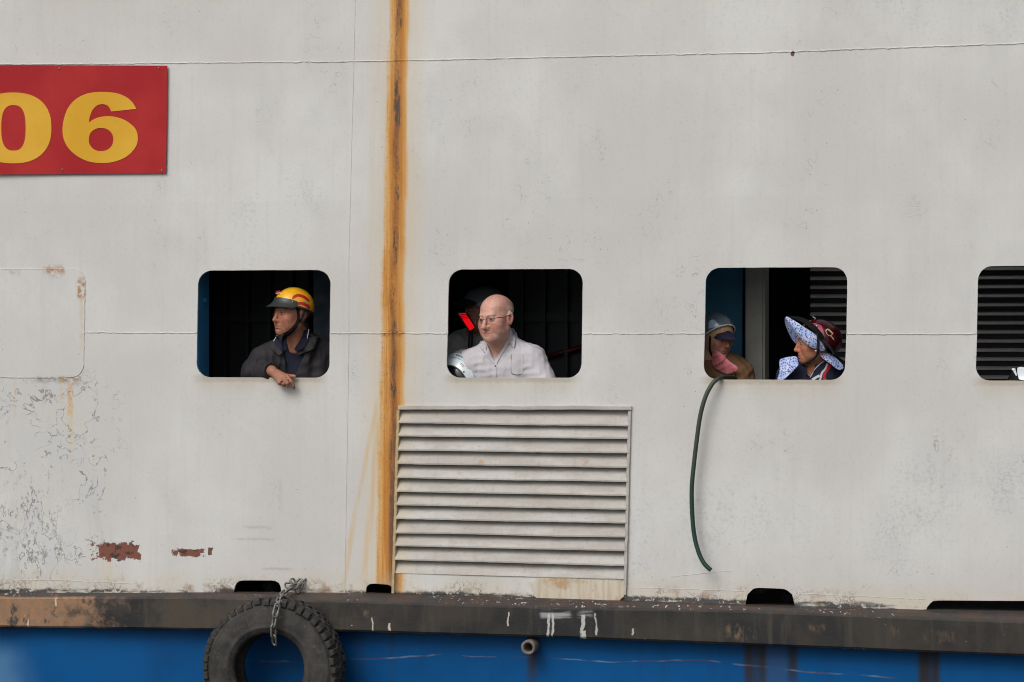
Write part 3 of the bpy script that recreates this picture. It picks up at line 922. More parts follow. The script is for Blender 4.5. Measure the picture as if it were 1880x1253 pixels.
# window frames behind the plating, blue web frame at the first window
for k, q in WIN.items():
    a, b = at(q[3][0], q[3][1], 0), at(q[2][0], q[2][1], 0)
    zs = min(a.z, b.z) - (.004 if k == 1 else .10)
    box('window_ledge', (a.x - .05, .014, zs - .03), (b.x + .05, .26, zs), M['dark'], ferry, .004)
a = at(362, 497, 0); b = at(361, 693, 0)
wf = box('web_frame', (a.x - .12, .016, zd), (b.x + .002, .185, 4.05), M['blue_in'], ferry, .004)
c = at(381, 552, .1)
bm = bmesh.new()
bmesh.ops.create_cone(bm, cap_ends=True, segments=6, radius1=.012, radius2=.012, depth=.014, matrix=Matrix.Translation((b.x + .008, .11, c.z)) @ Matrix.Rotation(R(90), 4, 'Y'))
frombm('bolt', bm, M['blue_in'], wf)
a = at(1285, 560, .75); b = at(1362, 560, .75)
box('blue_panel', (a.x - .5, .75, zd), (b.x, .79, 4.05), M['blue_panel'], ferry)
a = at(1368, 560, .62); b = at(1404, 560, .62)
box('pillar', (a.x, .62, zd), (b.x, .78, 4.05), M['grey_post'], ferry, .012)
# slatted shutter
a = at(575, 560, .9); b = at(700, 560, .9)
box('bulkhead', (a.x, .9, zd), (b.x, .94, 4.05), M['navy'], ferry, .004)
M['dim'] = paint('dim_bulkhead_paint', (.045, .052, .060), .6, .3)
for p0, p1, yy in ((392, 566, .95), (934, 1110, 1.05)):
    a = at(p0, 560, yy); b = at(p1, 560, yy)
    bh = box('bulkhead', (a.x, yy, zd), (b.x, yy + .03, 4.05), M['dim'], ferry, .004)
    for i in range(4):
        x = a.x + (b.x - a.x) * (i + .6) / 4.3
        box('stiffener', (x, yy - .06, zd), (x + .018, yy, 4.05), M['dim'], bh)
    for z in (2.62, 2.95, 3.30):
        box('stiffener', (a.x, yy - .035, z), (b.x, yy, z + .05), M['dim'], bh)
shut = empty('shutter', (0, 0, 0)); shut.parent = ferry
xa, xb = at(1488, 560, SH_Y).x, at(2200, 560, SH_Y).x
pz = 16.05 * MPP * (DIST + SH_Y) / DIST * 1.0
z0 = at(1530, 512, SH_Y).z
zt = z0 + 3 * pz
me = None
for i in range(-3, 34):
    if me is None:
        prof = [(.010, .27 * pz), (.004, .25 * pz), (-.012, .02 * pz), (-.014, -.13 * pz), (.006, -.18 * pz)]
        v = [(x, y, z) for x in (xa, xb) for y, z in prof] + [(x, .006, z) for x in (xa, xb) for z in (.5 * pz, -.44 * pz)]
        n = 5
        f = [(k, k + 1, n + k + 1, n + k) for k in range(4)]
        s0 = pydata('slat', v, f, M['shut'], shut, False)
        me = s0.data
        s = s0
    else:
        s = link('slat', me, None, shut)
    s.location = (0, SH_Y, z0 - i * pz)
box('shutter_backing', (xa, SH_Y + .012, zd), (xb, SH_Y + .03, 4.05), M['dark'], shut)
# added red tube imitating a faint red reflection behind the second window
hr = tube([at(985, 660, 1.0), at(1030, 648, 1.0), at(1090, 632, 1.0)], .012, 8)
M['red_refl'] = paint('dark_red_reflection', (.10, .012, .012), .5)
pydata('red_reflection_tube', hr[0], hr[1], M['red_refl'], ferry)

# ------------------------------------------------------------------ water
water_g = G('harbour_water', .12, .5)
wnz = water_g.noise(scale=.9, detail=6)
M['water'] = water_g.out((.045, .06, .055), .14, water_g.bump(wnz, .6, .25))
bm = bmesh.new()
bmesh.ops.create_grid(bm, x_segments=2, y_segments=2, size=2500)
wat = frombm('water', bm, M['water'])
wat.location = (0, 0, 0)
wat['kind'] = 'structure'
# ------------------------------------------------------------------ number board
def sign_mats():
    def mk(name, c1, c2):
        g = G(name, .45, .18)
        n = g.noise(scale=3.0, detail=4)
        f = g.noise(scale=60, detail=3)
        col = g.mix(g.ss(n, .35, .65), c1, c2)
        col = g.mix(g.mul(g.ss(f, .62, .74), .25), col, (.25, .12, .08))
        return g.out(col, g.ss(n, .3, .7, .35, .5), g.bump(n, .1, .01))
    return mk('red_enamel', (.34, .011, .015), (.40, .020, .021)), mk('yellow_enamel', (.62, .33, .022), (.68, .385, .04))
M['red'], M['yellow'] = sign_mats()
board = empty('number_board', at(100, 320, -.01))
tag(board, 'red board with large yellow numerals 06 fixed high on the white ferry side', 'sign')
BY = -.016
def flat_shape(name, outer, holes, y, thick, mat, parent):
    loops = [[Vector((at(px, py, y).x, at(px, py, y).z)) for px, py in l] for l in [outer] + holes]
    verts, edges = [], []
    for l in loops:
        s = len(verts); verts += l
        edges += [(s + i, s + (i + 1) % len(l)) for i in range(len(l))]
    vo, eo, fo, *_ = delaunay_2d_cdt(verts, edges, [], 0, 1e-7)
    V = np.array([(p.x, p.y) for p in vo]); F = np.array(fo)
    C = V[F].mean(1)
    lp = [[tuple(p) for p in l] for l in loops]
    keep = in_poly(C, lp[0])
    for h in lp[1:]: keep &= ~in_poly(C, h)
    F = F[keep]
    a = V[F]
    s = (a[:, 1, 0] - a[:, 0, 0]) * (a[:, 2, 1] - a[:, 0, 1]) - (a[:, 1, 1] - a[:, 0, 1]) * (a[:, 2, 0] - a[:, 0, 0])
    F[s < 0] = F[s < 0][:, ::-1]
    n = len(V)
    verts = [(p[0], y, p[1]) for p in V] + [(p[0], y + thick, p[1]) for p in V]
    faces = [tuple(f) for f in F] + [tuple(n + i for i in f[::-1]) for f in F]
    es = {(int(f[i]), int(f[(i + 1) % 3])) for f in F for i in range(3)}
    for (i, j) in es:
        if (j, i) not in es: faces.append((i, n + i, n + j, j))
    return pydata(name, verts, faces, mat, parent, False)
pan = [(-120, 120), (60, 120), (180, 120.3), (307, 121), (306, 220), (304.5, 318.5), (150, 320), (-120, 321)]
flat_shape('panel', pan, [], BY, .004, M['red'], board)
def zz(p): return (p[0] * .19953, 90 + p[1] * .19953)
six_o = [(1253, 553), (1225, 503), (1180, 458), (1120, 424), (1050, 405), (930, 397), (810, 410), (710, 455), (635, 530), (592, 630), (575, 740), (588, 835), (635, 920), (715, 990), (815, 1036), (930, 1052), (1045, 1040), (1150, 1000), (1222, 940), (1258, 880), (1268, 820), (1252, 748), (1200, 690), (1115, 642), (1010, 620), (920, 628), (860, 650), (818, 678)]
six_i = [(818, 678), (826, 628), (850, 566), (890, 523), (940, 509), (985, 520), (1008, 545), (1023, 577)]
o1 = [tuple(p)[:2] for p in catmull([(*p, 0) for p in six_o], 5)]
o2 = [tuple(p)[:2] for p in catmull([(*p, 0) for p in six_i], 5)]
six = [zz(p) for p in o1[:-1] + o2]
def superell(cx, cy, rx, ry, e, n=64):
    out = []
    for i in range(n):
        t = 2 * math.pi * i / n
        c, s = math.cos(t), math.sin(t)
        out.append(zz((cx + rx * math.copysign(abs(c) ** (2 / e), c), cy + ry * math.copysign(abs(s) ** (2 / e), s))))
    return out
flat_shape('digit', six, [superell(930, 835, 113, 107, 2.15)], BY - .0022, .002, M['yellow'], board)
flat_shape('digit', superell(120, 728, 353, 326, 2.35), [superell(124, 728, 112, 209, 2.7)], BY - .0022, .002, M['yellow'], board)
me = None
for px, py in ((109, 126), (292, 125), (115, 312), (297.5, 313)):
    p = at(px, py, BY)
    if me is None:
        bm = bmesh.new()
        bmesh.ops.create_cone(bm, cap_ends=True, segments=10, radius1=.006, radius2=.0035, depth=.005, matrix=Matrix.Rotation(R(90), 4, 'X'))
        o = frombm('screw', bm, M['steel'], board); me = o.data
        o.matrix_parent_inverse = Matrix.Identity(4)
    else:
        o = link('screw', me, None, board)
    o.location = Vector((p.x, BY - .0025, p.z)) - board.location

# ------------------------------------------------------------------ tyre fender and its chain
def rubber():
    g = G('worn_tyre_rubber', .75, .3)
    n = g.noise(scale=9, detail=6, rough=.65)
    f = g.noise(scale=60, detail=4)
    col = g.mix(g.ss(n, .35, .68), (.022, .021, .021), (.060, .055, .050))
    col = g.mix(g.mul(g.ss(f, .55, .72), .5), col, (.095, .082, .066))
    return g.out(col, g.ss(n, .3, .7, .65, .85), g.bump(f, .35, .005))
M['rubber'] = rubber()
TR, TWd = .352, .205
tc = at(503, 1227, -.11 - TWd / 2)
tyre = empty('tyre', tc)
tag(tyre, 'worn black tyre hung as a fender below the first window, chain over it', 'tyre')
# profile: radius, offset along the axle (+ = away from the ship)
hw = TWd / 2
prof = [(.180, -hw + .030), (.174, -hw + .012), (.180, -hw + .002), (.190, -hw - .002), (.225, -hw - .012), (.262, -hw - .012), (.292, -hw - .004), (.318, -hw + .012), (.333, -hw + .03), (.340, -.045), (.342, 0), (.340, .045),
        (.333, hw - .03), (.318, hw - .012), (.300, hw - .002), (.296, hw + .004), (.290, hw + .003), (.284, hw + .006), (.262, hw + .012), (.230, hw + .013), (.213, hw + .008), (.207, hw + .013), (.200, hw + .006), (.190, hw + .001), (.181, hw - .006), (.174, hw - .018), (.174, hw - .03),
        (.186, hw - .038), (.25, hw - .03), (.305, hw - .045), (.318, 0), (.305, -hw + .045), (.25, -hw + .03), (.186, -hw + .036)]
NA = 120
tv, tf = [], []
for i in range(NA):
    a = 2 * math.pi * i / NA
    wob = 1 + .006 * math.sin(2 * a + 1) + .004 * math.sin(3 * a)
    for r, o in prof:
        tv.append((r * math.cos(a) * wob, -o + .006 * math.sin(2 * a), r * math.sin(a) * wob))
n = len(prof)
for i in range(NA):
    i2 = (i + 1) % NA
    for k in range(n):
        k2 = (k + 1) % n
        tf.append((i * n + k, i2 * n + k, i2 * n + k2, i * n + k2))
car = pydata('carcass', tv, tf, M['rubber'])
car.parent = tyre
# tread lugs: shoulder blocks on both edges and two centre rows
def lug_mesh(r0, r1, o0, o1, w, slant):
    v = []
    for r, k in ((r0, 1.0), (r1, .82)):
        for o, sl in ((o0, -slant), (o1, slant)):
            for s in (-1, 1):
                oo = o
                v.append((s * w * k / 2 + sl, -oo, r - (.016 if (abs(o) > hw * .8 and r == r1) else 0)))
    bm = bmesh.new()
    bv = [bm.verts.new(p) for p in v]
    bmesh.ops.convex_hull(bm, input=bv)
    bmesh.ops.bevel(bm, geom=bm.edges[:], offset=.0022, segments=1, affect='EDGES')
    me = bpy.data.meshes.new('tread_block'); bm.to_mesh(me); bm.free()
    me.materials.append(M['rubber'])
    return me
lm = {'f': lug_mesh(.310, .3485, .052, hw + .001, .036, .003), 'b': lug_mesh(.310, .3485, -.052, -hw - .001, .036, .003), 'c': lug_mesh(.33, .350, .008, .046, .032, .006), 'd': lug_mesh(.33, .350, -.046, -.008, .032, -.006)}
NL = 46
for i in range(NL):
    for kind, off in (('f', 0), ('b', .5), ('c', .5), ('d', 0)):
        a = 2 * math.pi * (i + off + random.gauss(0, .04)) / NL
        if math.sin(math.pi / 2 - a) < -.85: continue
        o = link('tread_block', lm[kind], None, tyre)
        o.rotation_euler = (0, a, 0)
        wear = 1 + random.gauss(0, .007)
        o.scale = (wear * random.uniform(.86, 1.06), 1, wear)
tyre.rotation_euler = (R(-3), R(4), R(2))

def zinc():
    g = G('weathered_chain_steel', .45, .5)
    n = g.noise(scale=40, detail=5)
    col = g.mix(g.ss(n, .42, .62), (.24, .24, .235), (.14, .125, .11))
    col = g.mix(g.ss(g.noise(scale=22, detail=5, off=2.0), .58, .68), col, (.16, .09, .05))
    return g.out(col, g.ss(n, .3, .7, .5, .7), None, .5)
M['chain'] = zinc()
chain = empty('chain', at(545, 1080, -.05))
tag(chain, 'short weathered steel chain tying the tyre to the ferry side', 'chain')
def link_mesh():
    wr, L, wd = .0056, .034, .0125
    pts = []
    for i in range(20):
        a = 2 * math.pi * i / 20
        x = wd * math.cos(a); z = wd * math.sin(a) + math.copysign(L - wd, math.sin(a) + 1e-9) * (1 if abs(math.sin(a)) > -1 else 0)
        pts.append(Vector((x, 0, z)))
    pts.append(pts[0]); pts2 = pts
    v, f = [], []
    sg = 7
    m = len(pts2) - 1
    for i in range(m):
        t = (pts2[(i + 1) % m] - pts2[i - 1]).normalized()
        n1 = Vector((0, 1, 0)); b = t.cross(n1)
        for k in range(sg):
            a = 2 * math.pi * k / sg
            v.append(pts2[i] + (n1 * math.cos(a) + b * math.sin(a)) * wr)
    for i in range(m):
        i2 = (i + 1) % m
        for k in range(sg):
            f.append((i * sg + k, i * sg + (k + 1) % sg, i2 * sg + (k + 1) % sg, i2 * sg + k))
    me = bpy.data.meshes.new('link')
    me.from_pydata([tuple(p) for p in v], [], f)
    me.polygons.foreach_set('use_smooth', [True] * len(me.polygons))
    me.materials.append(M['chain'])
    return me
lk = link_mesh()
yf = -.11 - TWd - .022
cpath = [at(553, 1070, -.012), at(548, 1074, -.03), at(541, 1077, -.06), at(532, 1082, -.10), at(521, 1090, -.16), at(514, 1100, -.24), at(508, 1117, yf - .01), at(504, 1137, yf - .012), at(502, 1157, yf - .008), at(503.5, 1174, yf + .012), at(504, 1186, yf + .05)]
cp = catmull(cpath, 10)
cum = [0]
for a, b in zip(cp[:-1], cp[1:]): cum.append(cum[-1] + (b - a).length)
pitch = .0525
nl = int(cum[-1] / pitch)
for i in range(nl + 1):
    s = i * pitch
    j = min(np.searchsorted(cum, s), len(cp) - 2)
    j = max(1, int(j))
    p = cp[j]
    t = (cp[j + 1] - cp[j - 1]).normalized()
    side = Vector((1, 0, 0)); side = (side - t * side.dot(t)).normalized()
    side = Matrix.Rotation(R(45 + 90 * (i % 2) + random.uniform(-14, 14)), 3, t) @ side
    Yv = t.cross(side)
    mm = Matrix((side, Yv, t)).transposed().to_4x4(); mm.translation = p
    o = link('link', lk, None, chain)
    o.matrix_parent_inverse = Matrix.Translation(-chain.location)
    o.matrix_basis = mm
# knot of links bunched against the plating
for i, (px, py, y) in enumerate(((547, 1071, -.022), (540, 1072, -.024), (533, 1075, -.026), (549, 1079, -.03))):
    o = link('link', lk, None, chain)
    o.matrix_parent_inverse = Matrix.Translation(-chain.location)
    o.matrix_basis = Matrix.Translation(at(px, py, y)) @ Matrix.Rotation(R(random.uniform(0, 180)), 4, 'Y') @ Matrix.Rotation(R(random.uniform(-50, 50)), 4, 'Z') @ Matrix.Diagonal((1, 1, .8, 1))

# ------------------------------------------------------------------ green hose over the sill of the third window
def hose_mat():
    g = G('green_hose_rubber', .5, .4)
    X, Y, Z = g.xyz()
    n = g.noise(scale=18, detail=4)
    t = g.ss(g.add(Z, g.mul(g.sub(n, .5), .15)), at(0, 960, 0).z, at(0, 780, 0).z)
    col = g.mix(t, (.005, .032, .024), (.042, .052, .040))
    return g.out(col, .5, g.bump(n, .1, .003))
M['hose'] = hose_mat()
hp = [at(1368, 706, .40), at(1352, 696, .28), at(1340, 692.5, .16), at(1330, 692.5, .05), at(1318, 696, -.03), at(1308, 705, -.05), at(1296, 727, -.062), at(1286, 762, -.065), at(1279, 810, -.062), at(1273, 862, -.06), at(1270, 900, -.06), at(1271, 945, -.06), at(1275, 985, -.065), at(1283, 1015, -.075), at(1293, 1035, -.085), at(1305, 1047, -.09)]
hc = catmull(hp, 10)
hose_e = empty('hose', at(1330, 693, .1))
tag(hose_e, 'dark green rubber hose hanging out over the sill of the third window', 'hose')
hv, hf = tube(hc, .0108, 14, cap=False)
ho = pydata('hose_tube', hv, hf, M['hose'], hose_e)
md = ho.modifiers.new('sol', 'SOLIDIFY'); md.thickness = .004; md.offset = -1
md.use_rim = True
# ------------------------------------------------------------------ solid modelling for figures: distance fields -> one continuous mesh
def mesh_field(f, lo, hi, h, B=8):
    lo = np.array(lo, float); hi = np.array(hi, float)
    nb = np.ceil((hi - lo) / (h * B)).astype(int)
    ii = np.stack(np.meshgrid(*[np.arange(k) for k in nb], indexing='ij'), -1).reshape(-1, 3)
    cen = lo + (ii + .5) * B * h
    d = f(F4(cen))
    act = ii[np.abs(d) < B * h * .5 * 1.7321 * 1.35 + .004]
    g1 = np.arange(B + 1)
    loc = np.stack(np.meshgrid(g1, g1, g1, indexing='ij'), -1)
    N = nb * B + 2
    K, P, EDG = [], [], []
    vals = []
    CH = 220
    for s in range(0, len(act), CH):
        a = act[s:s + CH]
        pts = lo + (a[:, None, None, None, :] * B + loc[None]) * h
        vals.append(f(F4(pts.reshape(-1, 3))).reshape(len(a), B + 1, B + 1, B + 1))
    V = np.concatenate(vals)
    ok = (V.min(axis=(1, 2, 3)) < 0) & (V.max(axis=(1, 2, 3)) >= 0)
    V = V[ok]; act = act[ok]
    S = V < 0
    cor = [(i, j, k) for i in (0, 1) for j in (0, 1) for k in (0, 1)]
    cv = np.stack([V[:, i:i + B, j:j + B, k:k + B] for i, j, k in cor], -1)
    cs = cv < 0
    mixd = cs.any(-1) & ~cs.all(-1)
    bi, ci, cj, ck = np.nonzero(mixd)
    cvv = cv[mixd]
    acc = np.zeros((len(cvv), 3)); cnt = np.zeros(len(cvv))
    C = np.array(cor, float)
    for a in range(8):
        for b in range(a + 1, 8):
            if np.abs(C[a] - C[b]).sum() != 1: continue
            va, vb = cvv[:, a], cvv[:, b]
            m = (va < 0) != (vb < 0)
            t = np.where(m, va / np.where(m, va - vb, 1), 0)
            acc += np.where(m[:, None], C[a] + t[:, None] * (C[b] - C[a]), 0); cnt += m
    gi = act[bi] * B + np.stack([ci, cj, ck], 1)
    pos = lo + (gi + acc / cnt[:, None]) * h
    key = (gi[:, 0] * N[1] + gi[:, 1]) * N[2] + gi[:, 2]
    order = np.argsort(key); ks = key[order]
    quads = []
    for ax in range(3):
        o = [0, 0, 0]; o[ax] = 1
        s0 = S[:, :B, :B, :B]
        s1 = S[:, o[0]:B + o[0], o[1]:B + o[1], o[2]:B + o[2]]
        b_, i_, j_, k_ = np.nonzero(s0 != s1)
        g0 = act[b_] * B + np.stack([i_, j_, k_], 1)
        neg = s0[b_, i_, j_, k_]
        u, w = [(1, 2), (2, 0), (0, 1)][ax]
        cells = []
        for du, dw in ((-1, -1), (0, -1), (0, 0), (-1, 0)):
            c = g0.copy(); c[:, u] += du; c[:, w] += dw
            cells.append((c[:, 0] * N[1] + c[:, 1]) * N[2] + c[:, 2])
        cells = np.stack(cells, 1)
        p = np.clip(np.searchsorted(ks, cells), 0, len(ks) - 1)
        good = (ks[p] == cells).all(1)
        q = order[p]
        q = np.where(neg[:, None], q, q[:, ::-1])
        quads.append(q[good])
    return pos, np.concatenate(quads)
def field_obj(name, f, lo, hi, h, mat, parent=None, color=None):
    v, q = mesh_field(f, lo, hi, h)
    me = bpy.data.meshes.new(name)
    me.vertices.add(len(v)); me.vertices.foreach_set('co', v.astype(np.float32).ravel())
    me.loops.add(q.size); me.loops.foreach_set('vertex_index', q.astype(np.int32).ravel())
    me.polygons.add(len(q))
    me.polygons.foreach_set('loop_start', np.arange(0, q.size, 4, dtype=np.int32))
    me.polygons.foreach_set('use_smooth', np.ones(len(q), bool))
    me.update(calc_edges=True)
    me.validate()
    if color is not None:
        c = color(v)
        at_ = me.attributes.new('col', 'FLOAT_COLOR', 'POINT')
        at_.data.foreach_set('color', np.concatenate([c, np.ones((len(c), 1))], 1).astype(np.float32).ravel())
    o = link(name, me, mat, parent)
    if parent is not None:
        o.matrix_parent_inverse = Matrix.Translation(-parent.location)
    return o
A3 = lambda *v: np.array(v, float)
def smin(a, b, k):
    h = (b - a) * (.5 / k); h += .5
    np.minimum(h, 1, out=h); np.maximum(h, 0, out=h)
    return b + (a - b) * h - (k * h) * (1 - h)
def smax(a, b, k): return -smin(-a, -b, k)
def nrm(q): return np.sqrt(np.einsum('ij,ij->i', q, q))
def F4(v): return np.asarray(v, np.float32)
def sph(p, c, r): return nrm(p - F4(c)) - r
def ell(p, c, r):
    q = p - F4(c); r = F4(r)
    k0 = nrm(q / r); k1 = nrm(q / (r * r)) + 1e-9
    return k0 * (k0 - 1) / k1
def cap(p, a, b, ra, rb=None):
    rb = ra if rb is None else rb
    a = F4(a); ab = F4(b) - a
    q = p - a
    t = q @ (ab / (ab @ ab))
    np.minimum(t, 1, out=t); np.maximum(t, 0, out=t)
    q -= t[:, None] * ab
    return nrm(q) - (ra + (rb - ra) * t)
def near(p, c, rad, f):
    """evaluate f only within rad of c; elsewhere the plain distance to that ball (kept well outside)"""
    d0 = sph(p, c, rad)
    m = d0 < 0
    out = d0 + .05
    if m.any(): out[m] = f(p[m])
    return out
_sn = {}
def snoise(p, freq, seed=0, n=7):
    if seed not in _sn:
        r = np.random.default_rng(seed)
        k = r.normal(size=(n, 3)); k /= np.linalg.norm(k, axis=1)[:, None]
        _sn[seed] = ((k * r.uniform(.6, 1.7, (n, 1))).astype(np.float32), r.uniform(0, 6.28, n).astype(np.float32))
    k, ph = _sn[seed]
    return np.sin(p @ (k * freq).T + ph).sum(1) / n ** .5
def PV(px, py, y): return np.array(at(px, py, y))
class Head:
    def __init__(s, c, yaw, pitch=0, roll=0, k=1.0):
        s.c = np.asarray(c, float); s.k = k
        x = A3(-math.cos(yaw), math.sin(yaw), 0); y = A3(-math.sin(yaw), -math.cos(yaw), 0); z = A3(0, 0, 1)
        y, z = y * math.cos(pitch) - z * math.sin(pitch), z * math.cos(pitch) + y * math.sin(pitch)
        x, z = x * math.cos(roll) - z * math.sin(roll), z * math.cos(roll) + x * math.sin(roll)
        s.R = np.stack([x, y, z], 1)
    def loc(s, p): return ((p - F4(s.c)) @ F4(s.R)) / np.float32(s.k)
    def near(s, p, f): return near(p, s.w(0, 0, -.01), .21 * s.k, f)
    def w(s, *q): return s.c + s.R @ (A3(*q) * s.k)
    def wv(s, Q): return s.c + (np.asarray(Q) * s.k) @ s.R.T
def head_field(q, o):
    ps = q.copy(); ps[:, 0] = np.abs(ps[:, 0])
    jw = o.get('jaw', 1.0)
    d = ell(q, (0, -.018, .035), (.075, .096, .083 * o.get('crown', 1)))
    d = smin(d, ell(q, (0, .026, -.028), (.060 * jw, .060, .078)), .03)
    d = smin(d, cap(ps, (.048 * jw, .002, -.060), (.014, .060, -.096), .019, .018), .028)
    d = smin(d, sph(q, (0, .071, -.097), .0165 * o.get('chin', 1)), .018)
    d = smin(d, ell(ps, (.040 * jw, .040, -.062), (.022, .030, .030)), .02)
    d = smin(d, cap(ps, (0, .0835, .017), (.036, .071, .019), .010, .0085), .014)
    d = smin(d, sph(ps, (.042, .055, -.028), .022), .025)
    d = smax(d, -sph(ps, (.031, .1000, -.002), .0205), .011)
    d = smin(d, sph(ps, (.031, .0735, -.002), .0140), .004)
    d = smax(d, -cap(ps, (.022, .0925, -.0130), (.040, .0850, -.0140), .0016), .005)          # under-eye crease
    nz = o.get('nose', 1.0)
    d = smin(d, cap(q, (0, .081, .010), (0, .1035 * (.7 + .3 * nz), -.034), .0072, .0105 * nz), .011)
    d = smin(d, sph(q, (0, .1045 * (.75 + .25 * nz), -.0385), .0118 * nz), .006)
    d = smin(d, sph(ps, (.0125 * nz, .0915, -.042), .0092 * nz), .006)
    d = smax(d, -sph(ps, (.0065, .1000, -.0510), .0034), .003)
    d = smin(d, ell(q, (0, .072, -.070), (.031, .0195, .023)), .015)
    d = smin(d, cap(ps, (0, .0880, -.0640), (.021, .0795, -.0680), .0046, .0030), .004)
    d = smin(d, cap(ps, (0, .0872, -.0750), (.018, .0795, -.0730), .0052, .0030), .004)
    d = smax(d, -cap(ps, (0, .0940, -.0695), (.0235, .0845, -.0705), .0022, .0014), .002)
    d = smax(d, -cap(ps, (.0210, .0955, -.0440), (.036, .0800, -.0740), .0030, .0028), .009 * o.get('age', 1))
    d = smax(d, -cap(ps, (.0, .0890, -.0865), (.012, .0870, -.0860), .0030), .008)
    c, s = math.cos(.25), math.sin(.25)
    e = ps - A3(.0785, -.014, -.010)
    e = np.stack([e[:, 0] - .25 * e[:, 1] * -1, e[:, 1] * c + e[:, 2] * s * .6, e[:, 2] * c - e[:, 1] * s * .6], 1)
    ear = ell(e, (0, 0, 0), (.0085, .0185, .0325))
    ear = smax(ear, -ell(e, (.009, .003, .002), (.0075, .0105, .018)), .004)
    d = smin(d, ear, .006)
    w = o.get('wrinkle', 0)
    if w:
        fh = np.exp(-((q[:, 2] - .045) / .022) ** 2) * (q[:, 1] > .03)
        d = d + w * .00028 * fh * np.sin(q[:, 2] * 560 + 9 * q[:, 0] + 2 * np.sin(q[:, 0] * 60)) * (1 + snoise(q, 40, 79))
        d = d + w * .0005 * snoise(q, 150, 77) + w * .0010 * snoise(q, 62, 78)
    return d
def skin_color(q, o):
    """pigment: lips, brows, eyes, cheeks, hair stubble; painted shade in the mouth slit"""
    n = len(q)
    ax = np.abs(q[:, 0]); y = q[:, 1]; z = q[:, 2]
    base = np.tile(A3(*o['skin']), (n, 1))
    def mixin(c, m, col): return c + (np.asarray(col) - c) * np.clip(m, 0, 1)[:, None]
    gs = lambda d, r: np.exp(-(d / r) ** 2)
    sk = A3(*o['skin'])
    m = snoise(q, 130, 3) * .5 + snoise(q, 60, 4) * .5
    base = base * (1 + .07 * m)[:, None]
    red = sk * A3(1.08, .72, .66)
    fr = (y > .0)
    base = mixin(base, .55 * gs(np.sqrt((ax - .045) ** 2 + (z + .032) ** 2), .026) * fr, red)
    base = mixin(base, .6 * gs(np.sqrt(ax ** 2 + (z + .036) ** 2 + (y - .104) ** 2), .017), red)
    base = mixin(base, .45 * gs(np.sqrt((ax - .08) ** 2 + (z + .01) ** 2 + (y + .01) ** 2), .025), red)
    base = mixin(base, o.get('stubble', .0) * np.clip((-z - .05) / .02, 0, 1) * (y > .0), sk * .6 + .02)
    lip = ((ax / .026) ** 2 + ((z + .0695) / (.0095 * (1.15 - .5 * np.clip(ax / .023, 0, 1)))) ** 2 < 1) & (y > .075)
    base = mixin(base, .75 * lip, o.get('lip', tuple(sk * A3(.92, .55, .55))))
    slit = (ax < .027) & (np.abs(z + .0697) < .0019) & (y > .078)
    base = mixin(base, .6 * slit, sk * .35)  # shade between the lips, darkened in the colour
    bz = .0185 + .006 * np.sin(np.clip((ax - .010) / .04, 0, 1) * 2.6)
    brow = np.clip(1.25 - np.abs(z - bz) / .0052, 0, 1) * (ax > .010) * (ax < .050) * (y > .045)
    base = mixin(base, o.get('browk', .8) * brow, o.get('brow', (.06, .05, .045)))
    ex = (ax - .031) / .0145; ez = (z + .002) / o.get('eyeh', .0042)
    eye = (ex ** 2 + np.abs(ez) ** 1.5 < 1) & (y > .070)
    base = mixin(base, .95 * eye, o.get('eyew', (.34, .31, .29)))
    g = o.get('gaze', 0.0)
    iris = (np.sqrt((ax - .031 - g * np.sign(q[:, 0])) ** 2 + (z + .002) ** 2) < .0062) & eye
    base = mixin(base, iris, (.03, .025, .022))
    lid = (np.abs(z - o.get('eyeh', .0042) + .001 + .10 * (ax - .031) ** 2 / .0145) < .0017) & (np.abs(ax - .031) < .0155) & (y > .066)
    base = mixin(base, .8 * lid, sk * .25)
    bag = gs(z + .0135, .004) * gs(ax - .030, .013) * (y > .06)
    base = mixin(base, .35 * bag, sk * A3(.72, .6, .6))
    if o.get('fringe'):
        hair = np.clip((.002 - y) / .014, 0, 1) * np.clip((.056 - z + .25 * (y + .03)) / .02, 0, 1) * (np.sqrt((ax - .079) ** 2 + (y + .012) ** 2 / 1.2 + (z + .012) ** 2 / 3) > .020) * (z > -.085)
        base = mixin(base, hair * (.72 + .25 * snoise(q, 300, 9)), o['fringe'])
    return np.clip(base, .002, 1)
def skin_mat(name):
    g = G(name, .52, .4)
    c = g.attr('col')
    n = g.noise(scale=160, detail=3)
    k = g.ss(n, .3, .7, .90, 1.08)
    col = g.mix(1.0, c, g.comb(k, k, k), 'MULTIPLY')
    g.bsdf.inputs['Subsurface Weight'].default_value = .08
    g.bsdf.inputs['Subsurface Radius'].default_value = (.01, .004, .002)
    return g.out(col, .52, g.bump(g.noise(scale=85, detail=4), .45, .004))
M['skin'] = skin_mat('skin')
def cloth_mat(name, c, rough=.85, weave=320, var=.12, spec=.2, bump=.25, streak=None):
    g = G(name, rough, spec)
    n = g.noise(scale=9, detail=5); f = g.noise(scale=weave, detail=2)
    k = g.ss(g.add(g.mul(n, .6), g.mul(f, .4)), .32, .68, 1 - var, 1 + var)
    col = g.mix(1.0, c, g.comb(k, k, k), 'MULTIPLY')
    if streak is not None:
        st = g.noise(g.mul3(g.obj(), (160, 160, 6)), scale=1.0, detail=2)
        col = g.mix(g.mul(g.ss(st, .5, .65), .35), col, streak)
    return g.out(col, rough, g.bump(g.add(g.mul(f, .3), g.noise(scale=38, detail=4)), bump, .006))
